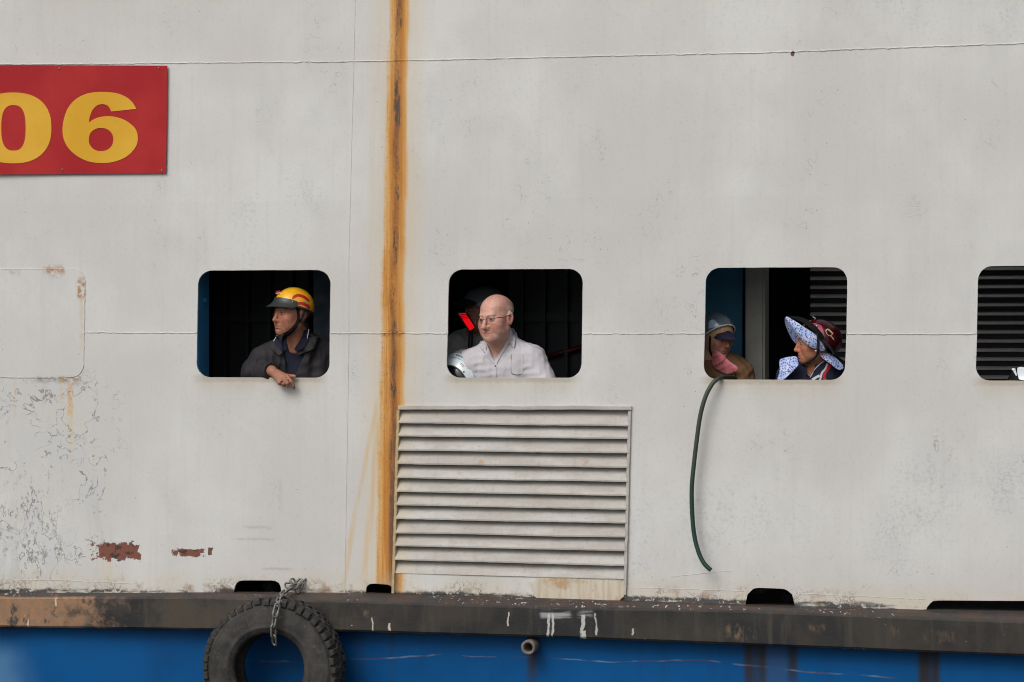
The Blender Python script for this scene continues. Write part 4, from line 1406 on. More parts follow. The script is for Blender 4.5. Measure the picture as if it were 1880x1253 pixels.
def gloss(name, c, rough=.22, spec=.5, coat=.3):
    g = G(name, rough, spec)
    n = g.noise(scale=25, detail=5)
    k = g.ss(n, .3, .7, .93, 1.05)
    g.bsdf.inputs['Coat Weight'].default_value = coat
    g.bsdf.inputs['Coat Roughness'].default_value = .15
    return g.out(g.mix(1.0, c, g.comb(k, k, k), 'MULTIPLY'), g.ss(n, .3, .7, rough, rough + .12))
def projN(f, pts, off=0.0, y0=-.35):
    """points on a modelled surface, found along the line of sight at build time"""
    P = F4([PV(x, y, y0) for x, y in pts])
    D = P - F4(CAM); D /= nrm(D)[:, None]
    best = np.full(len(P), 9.0, np.float32); bp = P.copy()
    for _ in range(70):
        s = f(P)
        m = s < best
        best[m] = s[m]; bp[m] = P[m]
        if (s < .0005).all(): break
        P = P + D * (np.maximum(s, 0) * .85)[:, None] * (P[:, 1] < 1.2)[:, None]
    P = bp                                  # a ray that only passes by keeps its closest approach
    off = F4(off) if np.ndim(off) else np.full(len(P), off, np.float32)
    return [Vector(q) for q in (P - D * off[:, None]).astype(float)]
def proj(f, px, py, off=0.0, y0=-.35): return projN(f, [(px, py)], off, y0)[0]
def projgrid(f, grid, off):
    nc = len(grid[0])
    fl = [p for r in grid for p in r]
    of = [o for r in off for o in r] if np.ndim(off) == 2 else ([o for _ in grid for o in off] if np.ndim(off) == 1 else off)
    P = projN(f, fl, of)
    return [P[i * nc:(i + 1) * nc] for i in range(len(grid))]
def refine(grid, nr, nc):
    """resample a coarse grid of photo points to nr x nc by smooth interpolation"""
    rows = [[p for p in catmull([Vector((*q, 0)) for q in r], 8)] for r in grid]
    def pick(P, k): return [P[int(round(i * (len(P) - 1) / (k - 1)))] for i in range(k)]
    rows = [pick(r, nc) for r in rows]
    cols = []
    for c in range(nc):
        cc = catmull([rows[r][c] for r in range(len(rows))], 8) if len(rows) > 2 else [rows[0][c].lerp(rows[1][c], t / 8) for t in range(9)]
        cols.append(pick(cc, nr))
    return [[(cols[c][r].x, cols[c][r].y) for c in range(nc)] for r in range(nr)]
def leaf(name, f, grid, off, mat, parent, thick=.003, nr=7, nc=13, lift=.0):
    """a cloth piece laid on a surface; lift raises its last row's edge"""
    g = refine(grid, nr, nc)
    o = [[off + lift * (r / (nr - 1)) for _ in range(nc)] for r in range(nr)]
    return sheet(name, projgrid(f, g, o), mat, parent, thick, 0, 0.0)
def band_px(name, f, path, w, off, mat, parent, thick=.0015, taper=0.0, n=5):
    P = catmull([Vector((*p, 0)) for p in path], n)
    top, mid, bot = [], [], []
    for i, p in enumerate(P):
        t = (P[min(i + 1, len(P) - 1)] - P[max(i - 1, 0)]).normalized()
        k = 1.0 if not taper else min(1.0, taper + 5 * min(i, len(P) - 1 - i) / len(P))
        nn = Vector((-t.y, t.x, 0)) * w / 2 * k
        top.append((p.x + nn.x, p.y + nn.y)); mid.append((p.x, p.y)); bot.append((p.x - nn.x, p.y - nn.y))
    return sheet(name, projgrid(f, [top, mid, bot], off), mat, parent, thick, 0, 0.0)
def cord(name, pts, r, mat, parent, n=6, seg=8, smooth=True):
    P = catmull([Vector(p) for p in pts], n) if smooth else [Vector(p) for p in pts]
    v, f = tube(P, r, seg)
    return pydata(name, v, f, mat, parent)
def line_on(f, pts, off):
    P = projN(f, pts, 0.0)
    ym = sorted(p.y for p in P)[len(P) // 2] - off
    return [at(x, y, ym) for x, y in pts]
class Torso:
    def __init__(s, nb, shL, shR, yaw, hip, depth=.105, chest=.165, lean=None):
        s.nb, s.shL, s.shR, s.hip = map(lambda a: np.asarray(a, float), (nb, shL, shR, hip))
        s.mid = (s.shL + s.shR) / 2
        s.x = A3(math.cos(yaw), -math.sin(yaw), 0); s.y = A3(math.sin(yaw), math.cos(yaw), 0)
        s.depth, s.chest = depth, chest
    def lc(s, p, c):
        q = p - F4(c)
        return np.stack([q @ F4(s.x), q @ F4(s.y), q[:, 2]], 1)
    def field(s, p, inf=0.0):
        c = s.mid * .62 + s.hip * .38
        d = ell(s.lc(p, c), (0, 0, 0), (s.chest + inf, s.depth + inf, .27 + inf))
        d = smin(d, cap(p, s.shL, s.shR, .058 + inf, .058 + inf), .07)
        top = s.nb
        for sh in (s.shL, s.shR):
            d = smin(d, cap(p, top, sh * .75 + s.mid * .25 + A3(0, 0, .012), .050 + inf * .6, .052 + inf), .05)
        d = smin(d, ell(s.lc(p, s.hip), (0, 0, 0), (s.chest * .98 + inf, s.depth * 1.05 + inf, .16)), .08)
        return d
def trousers(t, mat, parent, zfloor=1.93):
    v, f = [], []
    for sgn in (-1, 1):
        hip = t.hip + t.x * sgn * .085
        kn = hip + A3(0, -.01, 0) + t.x * sgn * .01; kn[2] = (hip[2] + zfloor) / 2 + .02
        ft = kn + t.y * .02; ft[2] = zfloor + .02
        a, b = tube([hip + A3(0, 0, .06), hip, (hip + kn) / 2, kn, (kn + ft) / 2, ft], [.10, .10, .085, .068, .062, .058], 14)
        k = len(v); v += a; f += [tuple(i + k for i in q) for q in b]
        a, b = tube([ft + A3(0, 0, .03), ft + t.y * -.05 + A3(0, 0, .015), ft + t.y * -.15 + A3(0, 0, .012)], [.04, .045, .032], 10)
        k = len(v); v += a; f += [tuple(i + k for i in q) for q in b]
    return pydata('trousers', v, f, mat, parent)
M['trouser'] = cloth_mat('dark_trouser_cloth', (.02, .021, .025))
def dome(name, H, c, r, rim, mat, parent, n=48, m=14, thick=.007, top=0.0):
    """helmet shell in head space; rim(az) gives the height of the lower edge; az 0 = front"""
    grid = []
    for j in range(m + 1):
        row = []
        for i in range(n + 1):
            az = 2 * math.pi * i / n
            zr = np.clip((rim(az) - c[2]) / r[2], -.95, .95)
            ph1 = math.acos(zr)
            ph = ph1 * (top + (1 - top) * j / m) + .0001
            q = (c[0] + r[0] * math.sin(ph) * math.sin(az), c[1] + r[1] * math.sin(ph) * math.cos(az), c[2] + r[2] * math.cos(ph))
            row.append(Vector(H.w(*q)))
        grid.append(row)
    nr, nc = m + 1, n
    v = [p for row in grid for p in row[:-1]]
    f = [(r_ * nc + c_, r_ * nc + (c_ + 1) % nc, (r_ + 1) * nc + (c_ + 1) % nc, (r_ + 1) * nc + c_) for r_ in range(m) for c_ in range(nc)]
    o = pydata(name, v, f, mat, parent)
    md = o.modifiers.new('sub', 'SUBSURF'); md.levels = md.render_levels = 1
    md = o.modifiers.new('sol', 'SOLIDIFY'); md.thickness = thick; md.offset = 0
    return o
def surfpt(c, r, az, z, k=1.0):
    t = math.sqrt(max(0, 1 - ((z - c[2]) / r[2]) ** 2))
    return (c[0] + r[0] * k * t * math.sin(az), c[1] + r[1] * k * t * math.cos(az), z)
def person_root(name, T, label, group=None):
    e = empty(name, (float(T.hip[0]), float(T.hip[1]), 1.93))
    tag(e, label, 'person', group)
    return e
# ------------------------------------------------------------------ man in the yellow helmet, first window
M['white_cloth'] = cloth_mat('white_piping', (.62, .62, .62))
M['strap'] = cloth_mat('black_webbing', (.012, .012, .013))
M['hblack'] = gloss('black_helmet_trim', (.030, .035, .034), .4, .5, .1)
M['silver'] = gloss('silver_metal', (.45, .43, .40), .3); M['silver'].node_tree.nodes['Principled BSDF'].inputs['Metallic'].default_value = .9
def ball(name, p, r, mat, parent, sc=(1, 1, 1)):
    bm = bmesh.new(); bmesh.ops.create_uvsphere(bm, u_segments=12, v_segments=8, radius=r, matrix=Matrix.Translation(p) @ Matrix.Diagonal((*sc, 1)))
    return frombm(name, bm, mat, parent, True)
def cloth_folds(p, s, k=1.0, stretch=.45):
    n1 = snoise(p * F4((1, 1, stretch)), 30, s)
    return 1.5 * k * (.0032 * np.sign(n1) * np.sqrt(np.abs(n1)) + .0045 * (1 - np.abs(snoise(p * F4((1, 1, stretch + .1)), 56, s + 1))) + .0012 * snoise(p, 125, s + 2))
def arm(p, a, b, c, r0, r1, r2): return smin(cap(p, a, b, r0, r1), cap(p, b, c, r1 * .98, r2), .02)
def collar_ring(p, nb, up, r, h, t, front, fw):
    """standing collar band round the neck, open at the front"""
    a = nb; b = nb + up * h
    d = np.abs(cap(p, a, b + up * .1, r, r * .97)) - t
    d = np.maximum(d, (p - F4(b)) @ F4(up))
    d = np.maximum(d, -((p - F4(a)) @ F4(up)))
    return smax(d, -cap(p, nb + front * .02, nb + front * .14 + up * .02, fw * .5, fw), .004)

def man_yellow():
    H = Head(PV(535.5, 575.5, .085), R(38), R(-2), R(0), .97)
    nb = PV(553, 632, .165)
    T = Torso(nb, PV(487, 660, .15), PV(590, 654, .235), R(18), PV(548, 800, .26), .105, .155)
    root = person_root('person', T, 'man in yellow helmet and dark jacket leaning out of the first window')
    elL, wrL = PV(463, 683, .13), PV(499, 681.5, .014)
    elR, wrR = PV(600, 735, .17), PV(560, 740, .08)
    K = [PV(527.5, 691, -.034), PV(521.5, 694, -.040), PV(515, 696.5, -.040), PV(509.5, 697, -.036)]
    chains = [[K[0], PV(535, 701, -.048), PV(539, 708, -.040), PV(540, 713, -.030)], [K[1], PV(528, 704, -.060), PV(528, 709, -.046), PV(525.5, 709.5, -.032)],
              [K[2], PV(520.5, 705, -.060), PV(520, 708, -.045), PV(517, 707, -.032)], [K[3], PV(513, 703, -.052), PV(512.5, 705, -.040), PV(510.5, 703.5, -.030)]]
    o = dict(eyew=(.20, .15, .13), skin=(.355, .150, .090), jaw=1.10, nose=.98, age=1.3, chin=1.2, brow=(.10, .08, .07), browk=.5, stubble=.25, eyeh=.0034, wrinkle=1.0)
    def hand_f(p):
        hand = cap(p, wrL, (K[1] + K[2]) / 2 + A3(0, .012, .004), .0245, .019)
        for k in K: hand = smin(hand, cap(p, wrL * .6 + k * .4, k, .0145, .0098), .010)
        for ch in chains:
            fing = cap(p, ch[0], ch[1], .0094, .0086)
            fing = smin(fing, cap(p, ch[1], ch[2], .0088, .0080), .003)
            fing = smin(fing, cap(p, ch[2], ch[3], .0080, .0066), .003)
            hand = smin(hand, fing, .0035)
        th = smin(cap(p, wrL + A3(.01, .0, -.005), PV(522, 690, -.004), .015, .0115), cap(p, PV(522, 690, -.004), PV(541, 691.5, -.022), .0115, .0085), .006)
        return smin(hand, th, .006)
    def body(p):
        d = H.near(p, lambda q: head_field(H.loc(q), o) * H.k)
        d = smin(d, cap(p, H.w(0, -.020, -.075), nb, .052, .058), .025)
        d = smin(d, cap(p, H.w(-.045, -.01, -.06), nb + A3(-.012, -.055, -.035), .014, .010), .02)     # neck tendon
        d = smin(d, T.field(p, -.022), .035)
        for a, b, c in ((T.shL, elL, wrL), (T.shR, elR, wrR)):
            d = smin(d, arm(p, a, b, c, .046, .037, .026), .03)
        return smin(d, near(p, PV(515, 696, -.02), .14, hand_f), .012)
    lo = A3(at(430, 600, .1).x, -.10, at(500, 745, .2).z); hi = A3(at(625, 600, .25).x, .42, at(500, 520, .0).z)
    field_obj('body', body, lo, hi, .0030, M['skin'], root, lambda v: skin_color(H.loc(F4(v)), o))
    M['polo'] = cloth_mat('navy_polo_cloth', (.016, .018, .035))
    vb = np.array(proj(lambda p: T.field(p, -.006), 531, 650))
    up = A3(0, -.25, .97); fr = A3(-.45, -.89, 0)
    def polo(p):
        d = T.field(p, -.006) - .001 * snoise(p, 90, 21)
        d = smin(d, collar_ring(p, nb + up * -.01, up, .072, .050, .003, fr, .060), .004)
        return smax(d, -cap(p, vb, nb + A3(-.012, -.035, .045), .003, .060), .006)
    zc = at(500, 590, .1).z
    field_obj('polo_shirt', polo, A3(lo[0], -.03, at(500, 720, .2).z), A3(hi[0], .42, zc), .005, M['polo'], root)
    M['jacket1'] = cloth_mat('charcoal_jacket_cloth', (.024, .022, .025), .75, 240, .14, .25)
    vj = np.array(proj(lambda p: T.field(p, .010), 534, 700))
    fd = (wrL - elL) / np.linalg.norm(wrL - elL)
    def jacket(p):
        d = T.field(p, .010)
        d = smin(d, collar_ring(p, nb + up * -.015, up, .084, .046, .0035, fr, .085), .006)
        d = smin(d, arm(p, T.shR, elR, wrR, .066, .056, .045), .035)
        d = d - cloth_folds(p, 31)
        d = smax(d, -cap(p, vj, nb + A3(-.012, -.050, .02), .010, .078), .006)
        aL = arm(p, T.shL, elL, wrL, .062, .050, .034) - cloth_folds(p, 35)
        aL = smax(aL, (p - F4(wrL - fd * .004)) @ F4(fd), .003)
        aL = smax(aL, -cap(p, wrL - fd * .03, wrL + fd * .05, .029), .003)
        return smin(d, aL, .03)
    lo2 = A3(lo[0], -.1, at(500, 775, .2).z)
    field_obj('jacket', jacket, lo2, A3(hi[0] + .03, .46, zc), .0042, M['jacket1'], root)
    allc = lambda p: np.minimum(jacket(p), np.minimum(polo(p), body(p)))
    M['jcol'] = cloth_mat('charcoal_collar_cloth', (.032, .029, .030), .75, 240)
    leaf('jacket_collar', allc, [[(508, 622), (508, 630), (512, 638), (520, 646)], [(499, 626), (500, 634), (506, 643), (516, 651)], [(494, 630), (497, 639), (503, 646), (512, 653)]], .004, M['jcol'], root, .005, lift=.008)
    leaf('jacket_collar', allc, [[(570, 608), (568, 620), (561, 632), (548, 645)], [(576, 616), (575, 628), (567, 639), (547, 650)], [(580, 624), (579, 637), (571, 643), (545, 653)]], .007, M['jcol'], root, .004, lift=.009)
    leaf('polo_collar', allc, [[(512, 619), (515, 625), (520, 632), (527, 641)], [(507, 617), (508, 625), (514, 635), (523, 645)], [(503, 623), (504, 630), (510, 638), (519, 648)]], .003, M['polo'], root, .004, lift=.006)
    leaf('polo_collar', allc, [[(558, 606), (555, 617), (549, 628), (540, 641)], [(565, 606), (562, 620), (556, 631), (543, 644)], [(569, 609), (566, 625), (559, 636), (546, 647)]], .003, M['polo'], root, .004, lift=.007)
    cord('collar_piping', line_on(allc, ((509, 616), (505.8, 621.5), (502.5, 627)), .014), .0024, M['white_cloth'], root)
    cord('collar_piping', line_on(allc, ((567, 605), (565.2, 615.5), (563, 626.5)), .018), .0024, M['white_cloth'], root)
    # ring
    M['onyx'] = gloss('dark_ring_stone', (.02, .012, .012), .15)
    c3 = (chains[2][0] * .45 + chains[2][1] * .55)
    ax = Vector(chains[2][1] - chains[2][0]).normalized(); n1 = ax.orthogonal().normalized(); n2 = ax.cross(n1)
    ring = cord('finger_ring', [Vector(c3) + (n1 * math.cos(a) + n2 * math.sin(a)) * .0098 for a in np.linspace(0, 2 * math.pi, 15)], .0022, M['silver'], root, smooth=False)
    ball('ring_stone', proj(body, 517.2, 701, .002), .0062, M['onyx'], ring, (1, .5, 1.1))
    # helmet
    M['hyel'] = gloss('yellow_helmet_shell', (.78, .40, .012), .30)
    M['hred'] = gloss('red_helmet_stripe', (.50, .012, .018), .35)
    M['hgrey'] = gloss('grey_green_stripe', (.30, .32, .26), .4)
    C, Rr = (0, -.014, .034), (.092, .108, .098)
    rim = lambda az: .048 + (-.006 - .048) * (.5 - .5 * math.cos(az)) ** 1.2
    hm = dome('helmet', H, C, Rr, rim, M['hyel'], root)
    hm['label'] = 'yellow helmet with red stripes and dark peak'
    hf = lambda p: ell(H.loc(p), C, Rr) * H.k - .0036
    cord('rim_trim', [H.w(*surfpt(C, Rr, az, rim(az) - .002, 1.02)) for az in np.linspace(0, 2 * math.pi, 49)], .0065, M['hblack'], hm, smooth=False)
    rows = []
    for j, (out, dz, k) in enumerate(((-.004, .026, 1.0), (.003, .008, 1.01), (.016, -.006, 1.0), (.032, -.015, .98), (.046, -.023, .94))):
        row = []
        for i in range(15):
            a = R(-70 + 140 * i / 14) * k
            q = surfpt(C, Rr, a, rim(a) + .004, 1.03)
            e = math.cos(a) ** .6 if j > 1 else 1
            row.append(Vector(H.w(q[0] + out * math.sin(a) * .4 * e, q[1] + out * e, q[2] + dz * (.6 + .4 * math.cos(a)))))
        rows.append(row)
    sheet('peak', rows, M['hblack'], hm, .004, 2)
    for px, py in ((504.5, 548.5), (537.5, 555)):
        ball('rivet', proj(hf, px, py, .004), .0042, M['silver'], hm)
    band_px('stripe', hf, [(537, 549), (541, 544.5), (548, 542.5), (556, 544.5), (563, 549), (567.5, 554)], 4.8, .0008, M['hred'], hm, .001, .4)
    band_px('stripe', hf, [(545, 558), (552, 557), (559, 559), (565, 562.5), (568.5, 567)], 4.8, .0008, M['hred'], hm, .001, .4)
    band_px('stripe', hf, [(557, 553.5), (562, 555.2), (566, 557.8), (568.5, 561)], 2.4, .0008, M['hgrey'], hm, .001, .4)
    M['badge_w'] = gloss('badge_white', (.70, .55, .50), .4)
    band_px('badge', hf, [(506.5, 539.2), (511, 538.6), (516, 538.8)], 2.6, .0008, M['badge_w'], hm, .001)
    for a in ([(506.5, 537.8), (509, 534.6)], [(509, 534.6), (510.6, 537.6)], [(510.6, 537.6), (512.3, 533.4)], [(512.3, 533.4), (514, 537.4)], [(513.6, 537.6), (515.6, 535), (518.4, 536.8)], [(508, 540), (514, 540)]):
        band_px('badge', hf, a, 1.5, .0018, M['hred'], hm, .001)
    bf = lambda p: np.minimum(body(p), .0 + body(p))
    band_px('strap', body, [(545.5, 562), (547.5, 572), (548.5, 583), (546, 592), (540, 601), (533, 608), (526, 612.5), (521, 615)], 5.2, .003, M['strap'], hm, .003)
    band_px('strap', body, [(560, 568), (557.5, 578), (553, 587), (547, 593)], 4.2, .003, M['strap'], hm, .003)
    band_px('strap', body, [(546, 592), (543, 600), (538, 607), (531, 613), (524, 618)], 4.6, .007, M['strap'], hm, .003)
    trousers(T, M['trouser'], root)
    return root
man_yellow()

# ------------------------------------------------------------------ bald man with glasses, second window
def man_bald():
    H = Head(PV(910, 583, .07), R(23), R(7), R(2), .985)
    nb = PV(921, 630, .17)
    T = Torso(nb, PV(866, 669, .14), PV(977, 660, .17), R(4), PV(922, 810, .24), .12, .175)
    root = person_root('person', T, 'bald man with glasses in pale open-necked shirt at the second window')
    elL, wrL = PV(846, 735, .13), PV(885, 748, .13)
    elR, wrR = PV(1004, 722, .13), PV(950, 742, .13)
    o = dict(skin=(.56, .30, .235), jaw=1.13, nose=1.10, age=1.4, brow=(.55, .46, .40), browk=.6, crown=.93, chin=1.15, fringe=(.55, .53, .51), lip=(.50, .17, .14), eyeh=.0030, wrinkle=1.2)
    def hands(p):
        out = None
        for c, s in ((wrL, 1), (wrR, -1)):
            pal = cap(p, c, c + A3(s * .05, -.01, -.005), .028, .024)
            for i in range(4):
                k = c + A3(s * .075, -.012, .024 - .016 * i)
                pal = smin(pal, smin(cap(p, c + A3(s * .03, -.008, .012 - .008 * i), k, .012, .0095), cap(p, k, k + A3(s * .035, .004, -.012), .009, .0075), .004), .005)
            pal = smin(pal, cap(p, c + A3(0, 0, .01), c + A3(s * .045, -.01, .045), .013, .009), .006)
            out = pal if out is None else np.minimum(out, pal)
        return out
    def body(p):
        d = H.near(p, lambda q: smin(head_field(H.loc(q), o), ell(H.loc(q), (0, .035, -.094), (.044, .045, .026)), .022) * H.k)
        d = smin(d, cap(p, H.w(0, -.018, -.075), nb, .060, .066), .025)
        d = smin(d, T.field(p, -.018), .035)
        for a, b, c in ((T.shL, elL, wrL), (T.shR, elR, wrR)):
            d = smin(d, arm(p, a, b, c, .050, .042, .028), .03)
        return smin(d, near(p, (wrL + wrR) / 2, .26, hands), .012)
    lo = A3(at(815, 600, .1).x, -.10, at(900, 765, .2).z); hi = A3(at(1035, 600, .2).x, .42, at(900, 535, .0).z)
    field_obj('body', body, lo, hi, .0030, M['skin'], root, lambda v: skin_color(H.loc(F4(v)), o))
    M['shirt'] = cloth_mat('pale_lilac_shirt_cloth', (.53, .505, .535), .85, 260, .06, .2, .2, (.48, .46, .51))
    vb = np.array(proj(lambda p: T.field(p, .004), 909.5, 668))
    up = A3(-.08, -.35, .93); fr = A3(-.25, -.95, 0)
    def shirt(p):
        d = T.field(p, .004)
        for a, b, c, r in ((T.shL, elL, wrL, (.066, .062, .056)), (T.shR, elR, wrR, (.068, .066, .056))):
            d = smin(d, smin(cap(p, a, b, r[0], r[1]), cap(p, b, b * .45 + c * .55, r[1], r[2]), .02), .03)
        d = d - cloth_folds(p, 41, .75, .4)
        d = smin(d, collar_ring(p, nb + up * -.01, up, .080, .048, .003, fr, .075), .005)
        return smax(d, -cap(p, vb, nb + A3(-.016, -.040, .05), .003, .068), .004)
    field_obj('shirt', shirt, A3(lo[0], -.1, at(900, 775, .2).z), A3(hi[0] + .03, .46, at(900, 575, .1).z), .0042, M['shirt'], root)
    allc = lambda p: np.minimum(shirt(p), body(p))
    leaf('collar', allc, [[(939, 603), (937, 611), (935.5, 618), (933, 627)], [(943, 604), (941.5, 614), (940, 623), (938, 632)], [(945, 608), (946, 618), (946, 628), (944, 639)]], .003, M['shirt'], root, .004, lift=.010)
    leaf('collar', shirt, [[(889, 627), (892, 633), (893, 639), (892, 648)], [(885, 626), (887, 633), (888, 640), (890, 647)], [(882, 627), (880.5, 634), (884, 641), (888.5, 647)]], .003, M['shirt'], root, .004, lift=.008)
    band_px('placket', allc, [(933, 626), (926, 640), (918, 652), (909.5, 667)], 5, .004, M['shirt'], root, .003)
    band_px('placket', allc, [(892, 646), (896, 653), (901, 659), (908, 667)], 4.5, .004, M['shirt'], root, .003)
    band_px('placket', shirt, [(909.5, 666), (909, 675), (908.3, 684), (907.5, 694)], 6, .0022, M['shirt'], root, .002)
    M['button'] = gloss('dark_button', (.06, .055, .06), .35)
    ball('button', proj(shirt, 909.3, 672.5, .004), .0045, M['button'], root, (1, .5, 1))
    pg = [[(939.5, 650), (950, 650), (961, 651)], [(938.8, 668), (950, 669), (960.5, 669)], [(938.5, 685), (949, 688), (960, 686)]]
    leaf('pocket', shirt, pg, .0012, M['shirt'], root, .0022, 9, 9)
    M['seam'] = cloth_mat('dark_seam_thread', (.16, .15, .17))
    cord('pocket_seam', projN(shirt, ((939.3, 650), (938.6, 662), (938.3, 676), (939, 685), (943, 687.6), (950, 688.6), (957, 687.5)), .0028), .0009, M['seam'], root)
    M['lens_g'] = None
    M['wire'] = gloss('dark_wire', (.03, .022, .02), .3)
    M['wire_l'] = gloss('gold_wire', (.26, .18, .13), .3)
    gl = G('spectacle_lens', .02, .5)
    gl.bsdf.inputs['Transmission Weight'].default_value = 1.0
    gl.bsdf.inputs['IOR'].default_value = 1.06
    M['lens'] = gl.out((.95, .95, .95), .02)
    gy = .099
    def lensring(s):
        c = (s * .033, gy - .004, -.006)
        return [H.w(c[0] + s * .026 * math.copysign(abs(math.cos(a)) ** .6, math.cos(a)), c[1] - .006 * abs(math.cos(a)) * (1 if math.cos(a) > 0 else .2), c[2] + .0135 * math.copysign(abs(math.sin(a)) ** .7, math.sin(a))) for a in np.linspace(0, 2 * math.pi, 29)]
    gls = empty('glasses', Vector(H.w(0, .1, 0))); gls.parent = root
    gls.matrix_parent_inverse = Matrix.Translation(-root.location)
    gloc = Matrix.Translation(-gls.location)
    def sub_(o): o.parent = gls; o.matrix_parent_inverse = gloc; return o
    for s in (-1, 1):
        rg = lensring(s)
        sub_(cord('rim', rg, .0006, M['wire_l'], None, smooth=False))
        sub_(cord('rim', rg[2:13], .0009, M['wire'], None, smooth=False))
        cen = np.mean(rg[:-1], axis=0)
        v = [Vector(p) for p in rg[:-1]] + [Vector(cen + H.R @ A3(0, .001, 0))]
        lo_ = sub_(pydata('lens', v, [(i, (i + 1) % 28, 28) for i in range(28)], M['lens'])); md = lo_.modifiers.new('s', 'SOLIDIFY'); md.thickness = .0015
        sub_(cord('temple', [H.w(s * .059, gy - .010, .003), H.w(s * .073, .075, .004), H.w(s * .0800, .03, .002), H.w(s * .083, -.004, .008), H.w(s * .083, -.020, -.006)], .0019, M['wire'], None))
    sub_(cord('bridge', [H.w(-.008, gy - .004, -.001), H.w(0, gy + .001, .001), H.w(.008, gy - .004, -.001)], .0012, M['wire_l'], None))
    trousers(T, M['trouser'], root)
    return root
man_bald()
# ------------------------------------------------------------------ rider with lowered pink mask, left of the third window
def rider_pink():
    H = Head(PV(1317, 617.5, .30), R(-50), R(12), R(0), .86)
    Hh = Head(PV(1316, 620, .30), R(-50), R(-10), R(0), .92)
    nb = PV(1311, 672, .36)
    T = Torso(nb, PV(1280, 696, .32), PV(1353, 694, .34), R(-10), PV(1325, 830, .38), .105, .150)
    root = person_root('person', T, 'rider in grey helmet and tan jacket with pink mask pulled below the chin')
    elL, wrL = PV(1280, 750, .32), PV(1310, 760, .22)
    elR, wrR = PV(1366, 745, .33), PV(1340, 760, .24)
    o = dict(skin=(.46, .22, .155), jaw=.95, nose=.9, age=.8, brow=(.03, .025, .02), lip=(.30, .09, .08), eyeh=.0032)
    def body(p):
        d = H.near(p, lambda q: head_field(H.loc(q), o) * H.k)
        d = smin(d, cap(p, H.w(0, -.018, -.075), nb, .048, .052), .025)
        d = smin(d, T.field(p, -.018), .035)
        for a, b, c in ((T.shL, elL, wrL), (T.shR, elR, wrR)):
            d = smin(d, arm(p, a, b, c, .045, .038, .026), .03)
        return d
    lo = A3(at(1262, 600, .3).x, .1, at(1300, 740, .3).z); hi = A3(at(1395, 600, .4).x, .56, at(1300, 565, .3).z)
    field_obj('body', body, lo, hi, .0036, M['skin'], root, lambda v: skin_color(H.loc(F4(v)), o))
    M['tan'] = cloth_mat('tan_jacket_cloth', (.17, .092, .048), .85, 260, .15)
    up = A3(.05, -.15, .98)
    def jacket(p):
        d = T.field(p, .014)
        for a, b, c, r in ((T.shL, elL, wrL, (.064, .056, .046)), (T.shR, elR, wrR, (.064, .056, .046))):
            d = smin(d, arm(p, a, b, c, *r), .03)
        d = d - cloth_folds(p, 51, 1.0, .6)
        return smin(d, collar_ring(p, nb - up * .012, up, .070, .05, .004, A3(.7, -.7, 0), .03), .01)
    field_obj('jacket', jacket, A3(lo[0] - .02, .1, at(1300, 770, .3).z), A3(hi[0] + .03, .6, at(1300, 640, .3).z), .005, M['tan'], root)
    # hood worn under the helmet
    def hood(p):
        q = H.loc(p)
        d = np.maximum(ell(q, (0, -.016, .005), (.092, .112, .116)), -ell(q, (0, -.015, .0), (.080, .100, .106)))
        d = smax(d, -ell(q, (0, .090, -.032), (.050, .09, .078)), .006)
        d2 = np.maximum(cap(q, F4((0, -.02, -.06)), F4((0, -.03, -.14)), .068, .075), -cap(q, F4((0, -.02, -.05)), F4((0, -.03, -.2)), .062, .068))
        d2 = smax(d2, q[:, 1] - .045, .01)
        return smin(d, d2, .01) * H.k
    M['hood'] = cloth_mat('beige_hood_cloth', (.46, .29, .165), .85, 280)
    field_obj('hood', hood, A3(at(1270, 600, .3).x, .14, at(1300, 690, .3).z), A3(at(1365, 600, .4).x, .48, at(1300, 565, .3).z), .0036, M['hood'], root)
    # cap brim shading the eyes
    M['navycap'] = cloth_mat('navy_cap_cloth', (.022, .022, .055), .8)
    rows = []
    for j, (r, dz) in enumerate(((.0, .0), (.026, -.008), (.052, -.020), (.074, -.034))):
        rows.append([Vector(H.w(.066 * math.sin(a) * (1 + r * 1.6), .062 * math.cos(a) + .018 + r * math.cos(a), .044 + dz - .012 * math.sin(a) ** 2)) for a in np.linspace(R(-80), R(80), 15)])
    sheet('cap_brim', rows, M['navycap'], root, .004, 1)
    # helmet
    M['hgr'] = gloss('grey_blue_helmet', (.10, .14, .175), .25)
    M['hgr2'] = gloss('pale_blue_helmet_panel', (.42, .54, .68), .3)
    C, Rr = (0, -.016, .032), (.100, .118, .102)
    rim = lambda az: .050 + (-.055 - .050) * (.5 - .5 * math.cos(az)) ** 1.0
    hm = dome('helmet', Hh, C, Rr, rim, M['hgr'], root)
    hm['label'] = 'grey-blue helmet with pale panel'
    hf = lambda p: ell(Hh.loc(p), C, Rr) * Hh.k - .0036
    cord('rim_trim', [Hh.w(*surfpt(C, Rr, az, rim(az), 1.03)) for az in np.linspace(0, 2 * math.pi, 49)], .0038, M['white_cloth'], hm, smooth=False)
    leaf('helmet_panel', hf, [[(1302, 590), (1308, 587), (1314, 590)], [(1301, 597), (1309, 595), (1319, 596)], [(1301, 604), (1310, 602), (1322, 599)]], .0008, M['hgr2'], hm, .001, 7, 7)
    allc = lambda p: np.minimum(jacket(p), np.minimum(body(p), hood(p)))
    band_px('strap', allc, [(1304, 618), (1303, 632), (1304, 646), (1309, 656)], 3.0, .003, M['strap'], hm, .003)
    # pink mask hanging from the cheek across the collar
    def pinkm():
        g = G('pink_mask_cloth', .9, .15)
        n = g.noise(scale=60, detail=4)
        return g.out(g.mix(g.ss(n, .3, .7), (.62, .16, .19), (.80, .28, .31)), .9, g.bump(g.noise(scale=30, detail=4), .4, .01))
    M['pink'] = pinkm()
    y = .235
